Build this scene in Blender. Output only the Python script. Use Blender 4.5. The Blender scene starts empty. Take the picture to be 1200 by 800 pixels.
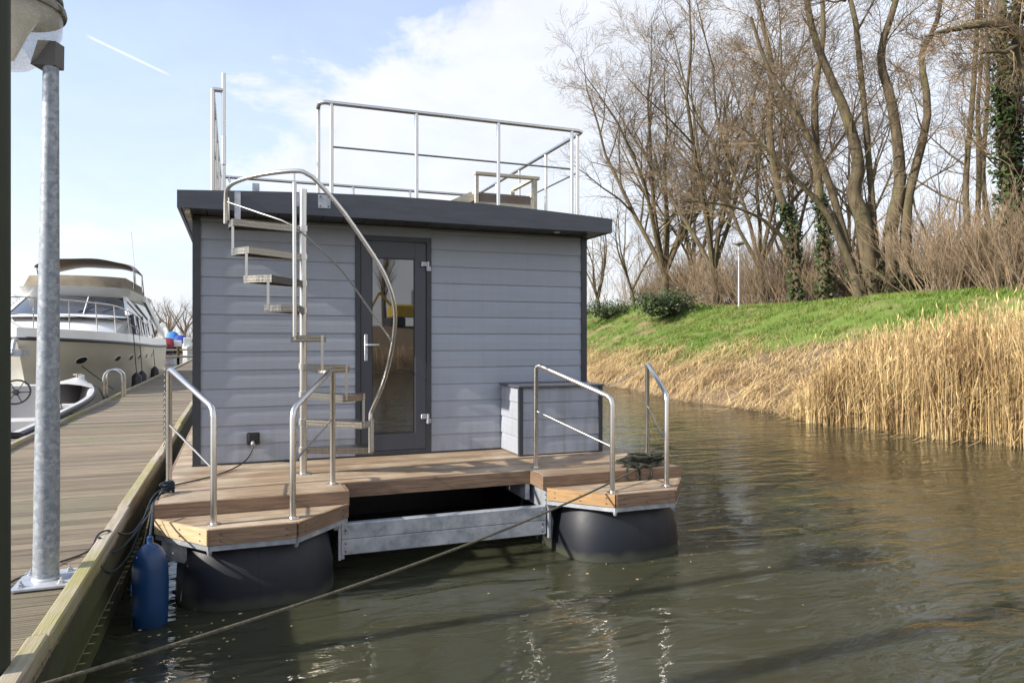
import bpy, math, random
from mathutils import Vector, Matrix
random.seed(7)
R = math.radians
sc = bpy.context.scene
col = bpy.context.collection

# ------------------------------------------------------------------ camera frame (photo survey)
H = 1.807                      # eye height above the water
TH = R(20.98)                  # heading, clockwise from +Y (the jetty runs along +Y)
FW = Vector((math.sin(TH), math.cos(TH), 0)); RT = Vector((math.cos(TH), -math.sin(TH), 0))
F = 850.0
def U(px, py, d):              # survey point: bearing / elevation read off the photo, distance d ahead
    return FW * d + RT * (d * (px - 600) / F) + Vector((0, 0, H - d * (py - 398) / F))
def G(px, d, z=0.0):
    p = U(px, 398, d); p.z = z; return p

cam_d = bpy.data.cameras.new('camera'); cam = bpy.data.objects.new('camera', cam_d); col.objects.link(cam)
cam.location = (0, 0, H); cam.rotation_euler = (R(90), 0, -TH)
cam_d.lens = 25.5; cam_d.sensor_width = 36; cam_d.shift_y = -2 / 1200; cam_d.clip_end = 3000; cam_d.clip_start = 0.05
sc.camera = cam

# ------------------------------------------------------------------ mesh builder
class MB:
    def __init__(s): s.v = []; s.f = []
    def add(s, vs, fs):
        n = len(s.v); s.v.extend([tuple(v) for v in vs]); s.f.extend([tuple(i + n for i in f) for f in fs]); return s
    def box(s, x0, x1, y0, y1, z0, z1):
        vs = [(x, y, z) for z in (z0, z1) for (x, y) in ((x0, y0), (x1, y0), (x1, y1), (x0, y1))]
        return s.add(vs, [(3, 2, 1, 0), (4, 5, 6, 7), (0, 1, 5, 4), (1, 2, 6, 5), (2, 3, 7, 6), (3, 0, 4, 7)])
    def rbox(s, x0, x1, y0, y1, z0, z1, b=0.01):      # box with chamfered vertical and top edges
        pl = [(x0 + b, y0), (x1 - b, y0), (x1, y0 + b), (x1, y1 - b), (x1 - b, y1), (x0 + b, y1), (x0, y1 - b), (x0, y0 + b)]
        pi = [(min(max(x, x0 + b), x1 - b), min(max(y, y0 + b), y1 - b)) for x, y in pl]
        vs = [(x, y, z0) for x, y in pl] + [(x, y, z1 - b) for x, y in pl] + [(x + (.0 if x else 0), y, z1) for x, y in pi]
        fs = [tuple(range(7, -1, -1))]
        for k in range(8):
            j = (k + 1) % 8
            fs += [(k, j, 8 + j, 8 + k), (8 + k, 8 + j, 16 + j, 16 + k)]
        fs.append(tuple(range(16, 24)))
        return s.add(vs, fs)
    def prism(s, pts, z0, z1):
        n = len(pts)
        a = sum(pts[i][0] * pts[(i + 1) % n][1] - pts[(i + 1) % n][0] * pts[i][1] for i in range(n))
        if a < 0: pts = pts[::-1]
        vs = [(x, y, z0) for x, y in pts] + [(x, y, z1) for x, y in pts]
        return s.add(vs, [tuple(range(n - 1, -1, -1)), tuple(range(n, 2 * n))] + [(i, (i + 1) % n, n + (i + 1) % n, n + i) for i in range(n)])
    def tube(s, pts, r, n=8, cap=True):
        pts = [Vector(p) for p in pts]; m = len(pts)
        rs = r if isinstance(r, (list, tuple)) else [r] * m
        vs = []; prev = None
        for i, p in enumerate(pts):
            t = (pts[min(i + 1, m - 1)] - pts[max(i - 1, 0)])
            if t.length < 1e-9: t = Vector((0, 0, 1))
            t.normalize()
            if prev is None:
                a = Vector((0, 0, 1)) if abs(t.z) < .9 else Vector((1, 0, 0))
                u = t.cross(a).normalized()
            else:
                u = (prev - t * prev.dot(t))
                u = u.normalized() if u.length > 1e-6 else t.orthogonal().normalized()
            prev = u; w = t.cross(u)
            for k in range(n):
                c = math.cos(2 * math.pi * k / n); q = math.sin(2 * math.pi * k / n)
                vs.append(p + (u * c + w * q) * rs[i])
        fs = []
        for i in range(m - 1):
            for k in range(n):
                j = (k + 1) % n
                fs.append((i * n + k, i * n + j, (i + 1) * n + j, (i + 1) * n + k))
        if cap: fs += [tuple(range(n - 1, -1, -1)), tuple((m - 1) * n + k for k in range(n))]
        return s.add(vs, fs)
    def lathe(s, prof, c, n=24):                      # prof: list of (r, z)
        m = len(prof); vs = []
        for r, z in prof:
            for k in range(n):
                a = 2 * math.pi * k / n
                vs.append((c[0] + r * math.cos(a), c[1] + r * math.sin(a), c[2] + z))
        fs = [(i * n + k, i * n + (k + 1) % n, (i + 1) * n + (k + 1) % n, (i + 1) * n + k) for i in range(m - 1) for k in range(n)]
        if prof[0][0] > 1e-4: fs.append(tuple(range(n - 1, -1, -1)))
        if prof[-1][0] > 1e-4: fs.append(tuple((m - 1) * n + k for k in range(n)))
        return s.add(vs, fs)
    def grid(s, rows, closed=False):                  # rows of equal length point lists
        n = len(rows[0]); vs = [p for r in rows for p in r]; fs = []
        for i in range(len(rows) - 1):
            for k in range(n if closed else n - 1):
                j = (k + 1) % n
                fs.append((i * n + k, i * n + j, (i + 1) * n + j, (i + 1) * n + k))
        return s.add(vs, fs)
    def beam(s, a, b, w, h):                          # rectangular bar from a to b (h is along z-ish)
        a = Vector(a); b = Vector(b); t = (b - a).normalized()
        up = Vector((0, 0, 1)) if abs(t.z) < .95 else Vector((0, 1, 0))
        u = t.cross(up).normalized() * (w / 2); v = u.cross(t).normalized() * (h / 2)
        vs = [p + su * u + sv * v for p in (a, b) for su, sv in ((-1, -1), (1, -1), (1, 1), (-1, 1))]
        return s.add(vs, [(3, 2, 1, 0), (4, 5, 6, 7), (0, 1, 5, 4), (1, 2, 6, 5), (2, 3, 7, 6), (3, 0, 4, 7)])
    def build(s, name, m, parent=None, smooth=False, xf=None):
        o0 = Vector((0, 0, 0)); q = parent
        while q is not None: o0 += q.location; q = q.parent
        vs = s.v
        if xf is not None: vs = [tuple(xf @ Vector(v)) for v in vs]
        if parent is not None and o0.length > 0:
            vs = [(x - o0.x, y - o0.y, z - o0.z) for x, y, z in vs]
        me = bpy.data.meshes.new(name); me.from_pydata([tuple(v) for v in vs], [], s.f); me.update()
        if smooth:
            me.polygons.foreach_set('use_smooth', [True] * len(me.polygons))
            try: me.set_sharp_from_angle(angle=R(42))
            except Exception: pass
        me.materials.append(m)
        o = bpy.data.objects.new(name, me); col.objects.link(o)
        if parent: o.parent = parent
        return o
def tag(o, label=None, cat=None, group=None, kind=None):
    for k, v in (('label', label), ('category', cat), ('group', group), ('kind', kind)):
        if v: o[k] = v
    return o
def empty(name, loc, label, cat, group=None):
    o = bpy.data.objects.new(name, None); col.objects.link(o); o.location = loc; o.empty_display_size = .2
    return tag(o, label, cat, group)
def kids(o): return [c for c in bpy.data.objects if c.parent == o]
def copy_tree(o, parent=None):
    c = o.copy(); col.objects.link(c); c.parent = parent
    for ch in kids(o): copy_tree(ch, c)
    return c

# ------------------------------------------------------------------ materials
def new_mat(name):
    m = bpy.data.materials.new(name); m.use_nodes = True
    nt = m.node_tree; return m, nt, nt.nodes['Principled BSDF']
def mat(name, c1, c2=None, scale=4, stretch=(1, 1, 1), rough=.6, rough2=None, metal=0, bump=0, bscale=None, bstretch=None,
        island=0, ior=1.5, detail=5, lo=.36, hi=.64, third=None, tscale=1.5, tlo=.55, thi=.7):
    m, nt, b = new_mat(name); N = nt.nodes; L = nt.links
    b.inputs['Roughness'].default_value = rough; b.inputs['Metallic'].default_value = metal; b.inputs['IOR'].default_value = ior
    tc = N.new('ShaderNodeTexCoord')
    def noise(sc_, st, det=detail):
        mp = N.new('ShaderNodeMapping'); mp.inputs['Scale'].default_value = st; L.new(tc.outputs['Object'], mp.inputs['Vector'])
        n = N.new('ShaderNodeTexNoise'); n.inputs['Scale'].default_value = sc_; n.inputs['Detail'].default_value = det
        n.inputs['Roughness'].default_value = .6
        L.new(mp.outputs[0], n.inputs['Vector']); return n
    if c2 is None: c2 = c1
    n = noise(scale, stretch)
    r = N.new('ShaderNodeMapRange'); r.inputs[1].default_value = lo; r.inputs[2].default_value = hi; L.new(n.outputs[0], r.inputs[0])
    mx = N.new('ShaderNodeMix'); mx.data_type = 'RGBA'; mx.inputs[6].default_value = (*c1, 1); mx.inputs[7].default_value = (*c2, 1)
    L.new(r.outputs[0], mx.inputs[0]); out = mx.outputs[2]
    if third:
        n3 = noise(tscale, (1, 1, 1)); r3 = N.new('ShaderNodeMapRange'); r3.inputs[1].default_value = tlo; r3.inputs[2].default_value = thi
        L.new(n3.outputs[0], r3.inputs[0])
        m3 = N.new('ShaderNodeMix'); m3.data_type = 'RGBA'; L.new(r3.outputs[0], m3.inputs[0]); L.new(out, m3.inputs[6]); m3.inputs[7].default_value = (*third, 1)
        out = m3.outputs[2]
    if island:
        g = N.new('ShaderNodeNewGeometry'); ri = N.new('ShaderNodeMapRange'); ri.inputs[3].default_value = 1 - island; ri.inputs[4].default_value = 1 + island
        L.new(g.outputs['Random Per Island'], ri.inputs[0])
        hs = N.new('ShaderNodeHueSaturation'); L.new(ri.outputs[0], hs.inputs['Value']); L.new(out, hs.inputs['Color']); out = hs.outputs[0]
    L.new(out, b.inputs['Base Color'])
    if rough2 is not None:
        rr = N.new('ShaderNodeMapRange'); rr.inputs[3].default_value = rough; rr.inputs[4].default_value = rough2
        L.new(r.outputs[0], rr.inputs[0]); L.new(rr.outputs[0], b.inputs['Roughness'])
    if bump:
        nb = noise(bscale or scale * 2, bstretch or stretch)
        bp = N.new('ShaderNodeBump'); bp.inputs['Strength'].default_value = bump; bp.inputs['Distance'].default_value = .01
        L.new(nb.outputs[0], bp.inputs['Height']); L.new(bp.outputs[0], b.inputs['Normal'])
    return m

M = {}
M['steel'] = mat('stainless', (.66, .64, .61), (.60, .58, .55), 3, rough=.24, rough2=.32, metal=1)
M['siding'] = mat('grey_siding', (.36, .388, .445), (.335, .36, .415), 3.0, (1, 4, 10), rough=.45, bump=.2, bscale=5, bstretch=(1.0, 4, 26), lo=.3, hi=.7, third=(.335, .36, .415), tscale=1.2, tlo=.5, thi=.75, island=.02)
M['trim'] = mat('anthracite', (.045, .05, .06), (.034, .038, .046), 6, rough=.42, bump=.08, bscale=30)
M['fascia'] = mat('anthracite_fascia', (.078, .085, .102), (.062, .068, .082), 3, (1, 1, 8), rough=.45, bump=.15, bscale=8, bstretch=(1, 1, 20))
M['soffit'] = mat('dark_soffit', (.022, .023, .027), rough=.5)
M['black'] = mat('black_plastic', (.012, .012, .014), (.02, .02, .022), 8, rough=.45)
M['galv'] = mat('galvanised', (.50, .52, .56), (.33, .35, .39), 14, rough=.42, rough2=.6, metal=.55, bump=.1, bscale=60, third=(.62, .64, .66), tscale=5, tlo=.5, thi=.7)
M['galvpole'] = mat('galvanised_pole', (.31, .335, .37), (.235, .26, .295), 30, (1, 1, 1), rough=.45, rough2=.62, metal=.35, bump=.1, bscale=60, third=(.38, .41, .44), tscale=34, tlo=.5, thi=.62, detail=3, lo=.42, hi=.58)
M['chainsteel'] = mat('dull_chain', (.20, .19, .18), rough=.5, metal=.8)
M['thinsteel'] = mat('brushed_steel', (.30, .29, .28), (.25, .245, .235), 3, rough=.5, metal=1)
M['deckwood'] = mat('deck_boards', (.36, .262, .172), (.20, .137, .085), 2.0, (1.2, 34, 30), rough=.6, bump=.5, bscale=2.2, bstretch=(1.5, 60, 60), island=.26, third=(.44, .37, .275), tscale=2.2, tlo=.45, thi=.75)
M['fasciawood'] = mat('deck_edge_boards', (.255, .165, .107), (.15, .094, .06), 2.2, (2.0, 2.0, 30), rough=.6, bump=.35, bscale=2.2, bstretch=(2, 2, 60), island=.1)
M['jetty'] = mat('weathered_boards', (.275, .22, .155), (.15, .117, .08), 1.8, (.9, 34, 22), rough=.75, bump=.6, bscale=2.0, bstretch=(1.0, 90, 60), island=.24, third=(.19, .17, .11), tscale=.9, tlo=.48, thi=.7)
M['kerb'] = mat('weathered_kerb', (.42, .37, .29), (.28, .235, .17), 2, (20, 1, 20), rough=.75, bump=.5, bscale=3, bstretch=(40, 1.5, 40), third=(.30, .27, .11), tscale=.8, tlo=.49, thi=.6)
M['joist'] = mat('mossy_joist', (.055, .052, .022), (.025, .023, .011), 3, rough=.85, bump=.5, bscale=8, third=(.055, .065, .014), tscale=1.6, tlo=.48, thi=.66)
M['pontoon'] = mat('dark_pontoon', (.006, .008, .015), (.004, .006, .011), 3, rough=.5, rough2=.62, bump=.06, bscale=2.5, third=(.014, .014, .016), tscale=1.5)
M['bluefender'] = mat('blue_vinyl', (.012, .055, .16), (.010, .042, .12), 5, rough=.35, bump=.08, bscale=12, third=(.03, .07, .12), tscale=9, tlo=.6, thi=.72)
M['rope'] = mat('old_rope', (.16, .14, .09), (.07, .065, .045), 60, rough=.9, bump=.8, bscale=150)
M['greenrope'] = mat('dark_rope', (.05, .05, .035), (.025, .03, .02), 40, rough=.9, bump=.8, bscale=150)
M['bluerope'] = mat('blue_rope', (.03, .05, .07), (.015, .02, .03), 40, rough=.9, bump=.8, bscale=150)
M['white'] = mat('white_gelcoat', (.80, .80, .79), (.74, .74, .73), 2, rough=.22)
M['hull'] = mat('cream_gelcoat', (.78, .74, .66), (.74, .70, .62), 1.2, rough=.25)
M['alu'] = mat('grey_boat_paint', (.56, .54, .52), (.48, .46, .44), 3, rough=.45)
M['canvas'] = mat('taupe_canvas', (.42, .38, .36), (.33, .3, .28), 2.5, (1, 6, 1), rough=.85, bump=.6, bscale=5)
M['cover'] = mat('brown_cover', (.22, .18, .12), (.13, .105, .075), 2, rough=.85, bump=.5, bscale=4)
M['bark'] = mat('bark', (.145, .11, .062), (.062, .047, .028), 2.5, (3, 3, .6), rough=.9, bump=.8, bscale=6, third=(.13, .125, .05), tscale=.7, tlo=.5, thi=.75)
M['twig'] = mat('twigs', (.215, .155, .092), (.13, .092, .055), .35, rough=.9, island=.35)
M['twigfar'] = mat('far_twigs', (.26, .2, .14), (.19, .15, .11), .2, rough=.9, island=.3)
M['shrub'] = mat('shrub_stems', (.25, .18, .11), (.155, .11, .07), .6, rough=.9, island=.4)
M['ivy'] = mat('ivy_leaves', (.030, .055, .014), (.05, .075, .02), 2, rough=.45, island=.45)
M['bush'] = mat('bush_leaves', (.06, .085, .025), (.04, .06, .018), 1, rough=.5, island=.5)
M['reed'] = mat('dry_reed', (.58, .43, .21), (.33, .215, .095), 1.0, rough=.8, island=.5)
M['grassblade'] = mat('grass_blades', (.115, .19, .022), (.17, .225, .04), .35, rough=.6, island=.35, third=(.30, .25, .10), tscale=.45, tlo=.54, thi=.72)
M['lid'] = mat('box_lid', (.09, .095, .11), (.07, .075, .09), 4, rough=.5)
M['cream_wood'] = mat('pale_wood', (.56, .52, .42), (.44, .40, .30), 2, (3, 3, 10), rough=.7, bump=.3, bscale=8)
M['cushion'] = mat('brown_cushion', (.22, .17, .14), (.18, .14, .11), 8, rough=.9, bump=.2, bscale=60)
M['red'] = mat('red_canvas', (.26, .025, .03), (.18, .02, .025), 2, rough=.7)
M['bluecanvas'] = mat('blue_canvas', (.02, .06, .34), (.02, .045, .24), 2, rough=.7)
M['lightblue'] = mat('light_blue_canvas', (.05, .22, .55), (.04, .17, .45), 2, rough=.7)
M['navy'] = mat('navy_paint', (.02, .03, .06), rough=.3)
M['yellow'] = mat('yellow_paint', (.62, .42, .02), (.5, .34, .02), 3, rough=.4)
M['greenpost'] = mat('mossy_post', (.035, .045, .022), (.02, .024, .018), 3, (1, 1, .3), rough=.7, bump=.3, bscale=10)
M['concrete_lamp'] = mat('lamp_cap', (.33, .32, .30), (.22, .21, .19), 9, rough=.7, bump=.3, bscale=30, third=(.06, .075, .02), tscale=7, tlo=.52, thi=.6)
M['lampshade'] = mat('lamp_reflector', (.85, .84, .8), (.78, .76, .7), 9, rough=.35)
M['pink'] = mat('grey_head', (.13, .125, .12), (.10, .095, .09), 8, rough=.6)

# checker plate for the stair treads
m, nt, b = new_mat('checker_plate'); N = nt.nodes; L = nt.links
b.inputs['Metallic'].default_value = 1; b.inputs['Roughness'].default_value = .3; b.inputs['Base Color'].default_value = (.30, .275, .24, 1)
tc = N.new('ShaderNodeTexCoord'); vo = N.new('ShaderNodeTexVoronoi'); vo.inputs['Scale'].default_value = 42; vo.inputs['Randomness'].default_value = .25
L.new(tc.outputs['Object'], vo.inputs['Vector']); bp = N.new('ShaderNodeBump'); bp.inputs['Strength'].default_value = .6; bp.inputs['Distance'].default_value = .004
L.new(vo.outputs['Distance'], bp.inputs['Height']); L.new(bp.outputs[0], b.inputs['Normal']); M['checker'] = m

m = M['siding']; N = m.node_tree.nodes; L = m.node_tree.links; b = N['Principled BSDF']     # splash dirt low on the boards and faint runs
src = b.inputs['Base Color'].links[0].from_socket; tc = N.new('ShaderNodeTexCoord'); sx = N.new('ShaderNodeSeparateXYZ'); L.new(tc.outputs['Object'], sx.inputs[0])
mp = N.new('ShaderNodeMapping'); mp.inputs['Scale'].default_value = (9, 9, .7); L.new(tc.outputs['Object'], mp.inputs[0])
n = N.new('ShaderNodeTexNoise'); n.inputs['Scale'].default_value = 1.6; n.inputs['Detail'].default_value = 8; L.new(mp.outputs[0], n.inputs['Vector'])
z_ = N.new('ShaderNodeMapRange'); z_.inputs[1].default_value = .66; z_.inputs[2].default_value = 1.05; z_.inputs[3].default_value = .55; z_.inputs[4].default_value = .12; L.new(sx.outputs[2], z_.inputs[0])
n_ = N.new('ShaderNodeMapRange'); n_.inputs[1].default_value = .45; n_.inputs[2].default_value = .75; L.new(n.outputs[0], n_.inputs[0])
mu = N.new('ShaderNodeMath'); mu.operation = 'MULTIPLY'; L.new(z_.outputs[0], mu.inputs[0]); L.new(n_.outputs[0], mu.inputs[1])
mx = N.new('ShaderNodeMix'); mx.data_type = 'RGBA'; L.new(mu.outputs[0], mx.inputs[0]); L.new(src, mx.inputs[6]); mx.inputs[7].default_value = (.20, .19, .16, 1); L.new(mx.outputs[2], b.inputs['Base Color'])
m = M['pontoon']; N = m.node_tree.nodes; L = m.node_tree.links; b = N['Principled BSDF']     # scum band left by the waterline
src = b.inputs['Base Color'].links[0].from_socket; tc = N.new('ShaderNodeTexCoord'); sx = N.new('ShaderNodeSeparateXYZ'); L.new(tc.outputs['Object'], sx.inputs[0])
n = N.new('ShaderNodeTexNoise'); n.inputs['Scale'].default_value = 6; n.inputs['Detail'].default_value = 7; L.new(tc.outputs['Object'], n.inputs['Vector'])
ma = N.new('ShaderNodeMath'); ma.operation = 'MULTIPLY_ADD'; L.new(n.outputs[0], ma.inputs[0]); ma.inputs[1].default_value = -.12; L.new(sx.outputs[2], ma.inputs[2])
mr_ = N.new('ShaderNodeMapRange'); mr_.inputs[1].default_value = -.03; mr_.inputs[2].default_value = .025; mr_.inputs[3].default_value = .8; mr_.inputs[4].default_value = 0; L.new(ma.outputs[0], mr_.inputs[0])
mx = N.new('ShaderNodeMix'); mx.data_type = 'RGBA'; L.new(mr_.outputs[0], mx.inputs[0]); L.new(src, mx.inputs[6]); mx.inputs[7].default_value = (.05, .055, .035, 1); L.new(mx.outputs[2], b.inputs['Base Color'])
# window glass: dark reflecting pane (door) and dark tinted boat glass
m, nt, b = new_mat('door_glass'); b.inputs['Base Color'].default_value = (.012, .014, .016, 1); b.inputs['Roughness'].default_value = .015
b.inputs['IOR'].default_value = 1.9; b.inputs['Specular IOR Level'].default_value = .9; b.inputs['Coat Weight'].default_value = .25; b.inputs['Coat Roughness'].default_value = .01; M['glass'] = m
m, nt, b = new_mat('tinted_glass'); b.inputs['Base Color'].default_value = (.05, .055, .065, 1); b.inputs['Roughness'].default_value = .05; M['tint'] = m
# clear scuffed polycarbonate of the jetty lamp
m, nt, b = new_mat('lamp_polycarbonate'); N = nt.nodes; L = nt.links
b.inputs['Base Color'].default_value = (.80, .77, .70, 1); b.inputs['Roughness'].default_value = .2
n = N.new('ShaderNodeTexNoise'); n.inputs['Scale'].default_value = 30; n.inputs['Detail'].default_value = 8; r = N.new('ShaderNodeMapRange'); r.inputs[1].default_value = .52; r.inputs[2].default_value = .8
r.inputs[3].default_value = .38; r.inputs[4].default_value = .7
tp = N.new('ShaderNodeBsdfTransparent'); ms = N.new('ShaderNodeMixShader'); L.new(n.outputs[0], r.inputs[0]); L.new(r.outputs[0], ms.inputs[0]); L.new(tp.outputs[0], ms.inputs[1]); L.new(b.outputs[0], ms.inputs[2]); L.new(ms.outputs[0], N['Material Output'].inputs[0]); M['polycarb'] = m

# water
m, nt, b = new_mat('canal_water'); N = nt.nodes; L = nt.links
b.inputs['Roughness'].default_value = .035; b.inputs['IOR'].default_value = 1.333
tc = N.new('ShaderNodeTexCoord')
def wn(scale, st, rot=0, det=3, dist=0):
    mp = N.new('ShaderNodeMapping'); mp.inputs['Scale'].default_value = st; mp.inputs['Rotation'].default_value = (0, 0, rot)
    L.new(tc.outputs['Object'], mp.inputs['Vector']); n = N.new('ShaderNodeTexNoise'); n.inputs['Scale'].default_value = scale
    n.inputs['Detail'].default_value = det; n.inputs['Distortion'].default_value = dist; n.inputs['Roughness'].default_value = .45
    L.new(mp.outputs[0], n.inputs['Vector']); return n
n0 = wn(.25, (1, 1, 1)); mx = N.new('ShaderNodeMix'); mx.data_type = 'RGBA'
mx.inputs[6].default_value = (.037, .040, .022, 1); mx.inputs[7].default_value = (.050, .049, .027, 1); L.new(n0.outputs[0], mx.inputs[0]); L.new(mx.outputs[2], b.inputs['Base Color'])
na = wn(1.5, (.8, 2.2, 1), R(21), 4, .9); nb_ = wn(5.5, (.8, 2.0, 1), R(14), 3, .5); nc = wn(.5, (1, 1, 1), 0, 2)
ad = N.new('ShaderNodeMath'); ad.operation = 'MULTIPLY_ADD'; L.new(nb_.outputs[0], ad.inputs[0]); ad.inputs[1].default_value = .16; L.new(na.outputs[0], ad.inputs[2])
bp = N.new('ShaderNodeBump'); bp.inputs['Distance'].default_value = .05
sr = N.new('ShaderNodeMapRange'); sr.inputs[1].default_value = .35; sr.inputs[2].default_value = .65; sr.inputs[3].default_value = .35; sr.inputs[4].default_value = .8
L.new(nc.outputs[0], sr.inputs[0]); L.new(sr.outputs[0], bp.inputs['Strength']); L.new(ad.outputs[0], bp.inputs['Height']); L.new(bp.outputs[0], b.inputs['Normal'])
b.inputs['Subsurface Weight'].default_value = 1.0; b.inputs['Subsurface Radius'].default_value = (1.0, .9, .5); b.inputs['Subsurface Scale'].default_value = .6
M['water'] = m

# ------------------------------------------------------------------ terrain
def lim_(y): return 2.9 if y > 24 else (2.9 + (24 - y) * .17 if y > 12 else 4.9)
def shore(y):
    if y < 16: b = 12.2
    else: b = 12.2 + (y - 16) * .155
    return b + .22 * math.sin(y * .9) + .15 * math.sin(y * 2.3 + 1) + .08 * math.sin(y * 5.1)
def ground_z(x, y):
    u = x - shore(y)
    if u < 0: return max(-1.2, u * .9 - .1)
    if u < .35: return -.1 + u / .35 * .38
    if u < 8: t = (u - .35) / 7.65; z = .28 + 2.95 * (t * .85 + .15 * math.sin(t * math.pi / 2))
    else: z = 3.23 + .9 * (1 - math.exp(-(u - 8) / 12))
    z -= .26 * min(1, max(0, (17 - y) / 7)) * min(1, max(0, (u - 1) / 7))
    t2 = min(1, max(0, (y - 27) / 15)); z += .75 * t2 * t2 * (3 - 2 * t2) * min(1, max(0, (u - 1) / 7))
    return z + .05 * math.sin(x * 1.7 + y * .6) * math.sin(y * 1.1 - x * .4) + .03 * math.sin(x * 4.1 + y * 3.3)
# dike material: brown litter low, green slope, brown woodland floor
m, nt, b = new_mat('dike_ground'); N = nt.nodes; L = nt.links; b.inputs['Roughness'].default_value = .95
tc = N.new('ShaderNodeTexCoord'); at_ = N.new('ShaderNodeAttribute'); at_.attribute_name = 'rise'
def nn(s_, d_=6):
    n = N.new('ShaderNodeTexNoise'); n.inputs['Scale'].default_value = s_; n.inputs['Detail'].default_value = d_; L.new(tc.outputs['Object'], n.inputs['Vector']); return n
def mixc(f, a, b_):
    x = N.new('ShaderNodeMix'); x.data_type = 'RGBA'
    for i, v in ((0, f), (6, a), (7, b_)):
        if isinstance(v, tuple): x.inputs[i].default_value = (*v, 1)
        else: L.new(v, x.inputs[i])
    return x.outputs[2]
def rng(v, a, b_, c=0., d=1.):
    x = N.new('ShaderNodeMapRange'); x.inputs[1].default_value = a; x.inputs[2].default_value = b_; x.inputs[3].default_value = c; x.inputs[4].default_value = d; L.new(v, x.inputs[0]); return x.outputs[0]
n1, n2, n3 = nn(.5), nn(3.5), nn(14)
green = mixc(rng(n2.outputs[0], .35, .65), (.085, .15, .018), (.14, .20, .03))
green = mixc(rng(n1.outputs[0], .50, .62), green, (.22, .18, .08))
brown = mixc(rng(n3.outputs[0], .3, .7), (.27, .185, .105), (.10, .07, .04))
litter = mixc(rng(n2.outputs[0], .3, .7), (.20, .14, .08), (.11, .08, .045))
ja = N.new('ShaderNodeMath'); ja.operation = 'MULTIPLY_ADD'; L.new(n1.outputs[0], ja.inputs[0]); ja.inputs[1].default_value = 3.2; L.new(at_.outputs['Fac'], ja.inputs[2])
jb = N.new('ShaderNodeMath'); jb.operation = 'MULTIPLY_ADD'; L.new(n2.outputs[0], jb.inputs[0]); jb.inputs[1].default_value = 1.2; L.new(ja.outputs[0], jb.inputs[2])
c_ = mixc(rng(jb.outputs[0], 5.2, 5.9), brown, green); c_ = mixc(rng(jb.outputs[0], 11.6, 12.4), c_, litter)
L.new(c_, b.inputs['Base Color']); bp = N.new('ShaderNodeBump'); bp.inputs['Strength'].default_value = .9; bp.inputs['Distance'].default_value = .06
L.new(n3.outputs[0], bp.inputs['Height']); L.new(bp.outputs[0], b.inputs['Normal']); M['dike'] = m
m_land = mat('far_land', (.13, .12, .06), (.09, .10, .04), .1, rough=.95)

xs_off = [-3, -1.5, -.5, 0, .15, .35, .8, 1.4, 2, 2.8, 3.6, 4.4, 5.2, 6, 6.8, 7.6, 8.4, 9.4, 11, 13, 16, 20, 26, 35, 60, 120, 300, 900]
ys = [-300, -150, -80, -50, -35] + [-25 + i * 1.0 for i in range(75)] + [52, 56, 62, 70, 80, 95, 120, 160, 230, 400, 900]
g = MB(); rows = []; att = []
for y in ys:
    rows.append([(shore(y) + o, y, ground_z(shore(y) + o, y)) for o in xs_off]); att += [o + (4.6 - lim_(y)) * (o < 8) - (1.2 * min(1, max(0, (20 - y) / 5)) if o < 8 else 0) for o in xs_off]
g.grid(rows); dike = g.build('ground', M['dike'], None, True); tag(dike, 'green grass dike slope with dead reed litter at its foot', None, kind='structure')
a_ = dike.data.attributes.new('rise', 'FLOAT', 'POINT'); a_.data.foreach_set('value', [float(v) for v in att])
g = MB().grid([[(x, y, 0) for x in (-1200, -300, -60, -20, 0, 20, 60, 300, 1200)] for y in (-1200, -300, -60, 0, 30, 90, 300, 1200)])
tag(g.build('water', M['water']), 'murky green brown rippled harbour water', None, kind='structure')
# far shores: the land beyond the harbour and the bank behind the photographer
g = MB(); rows = []
for y, z in ((118, -.5), (121, .9), (126, 1.3), (200, 1.5), (1200, 2)):
    rows.append([(x, y + 6 * math.sin(x * .03), z) for x in range(-1200, 41, 40)])
g.grid(rows); tag(g.build('hills', m_land, None, True), 'low far bank beyond the harbour', None, kind='structure')
g = MB(); rows = []
for y, z in ((-24, -.5), (-25, .4), (-32, 2.7), (-60, 3.0), (-1200, 3.4)):
    rows.append([(x, y + .6 * math.sin(x * .4), z) for x in [i * 8 - 100 for i in range(15)]])
g.grid(rows); tag(g.build('terrain', M['dike'], None, True), 'bank with dead reed behind the moorings', None, kind='structure')

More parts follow.
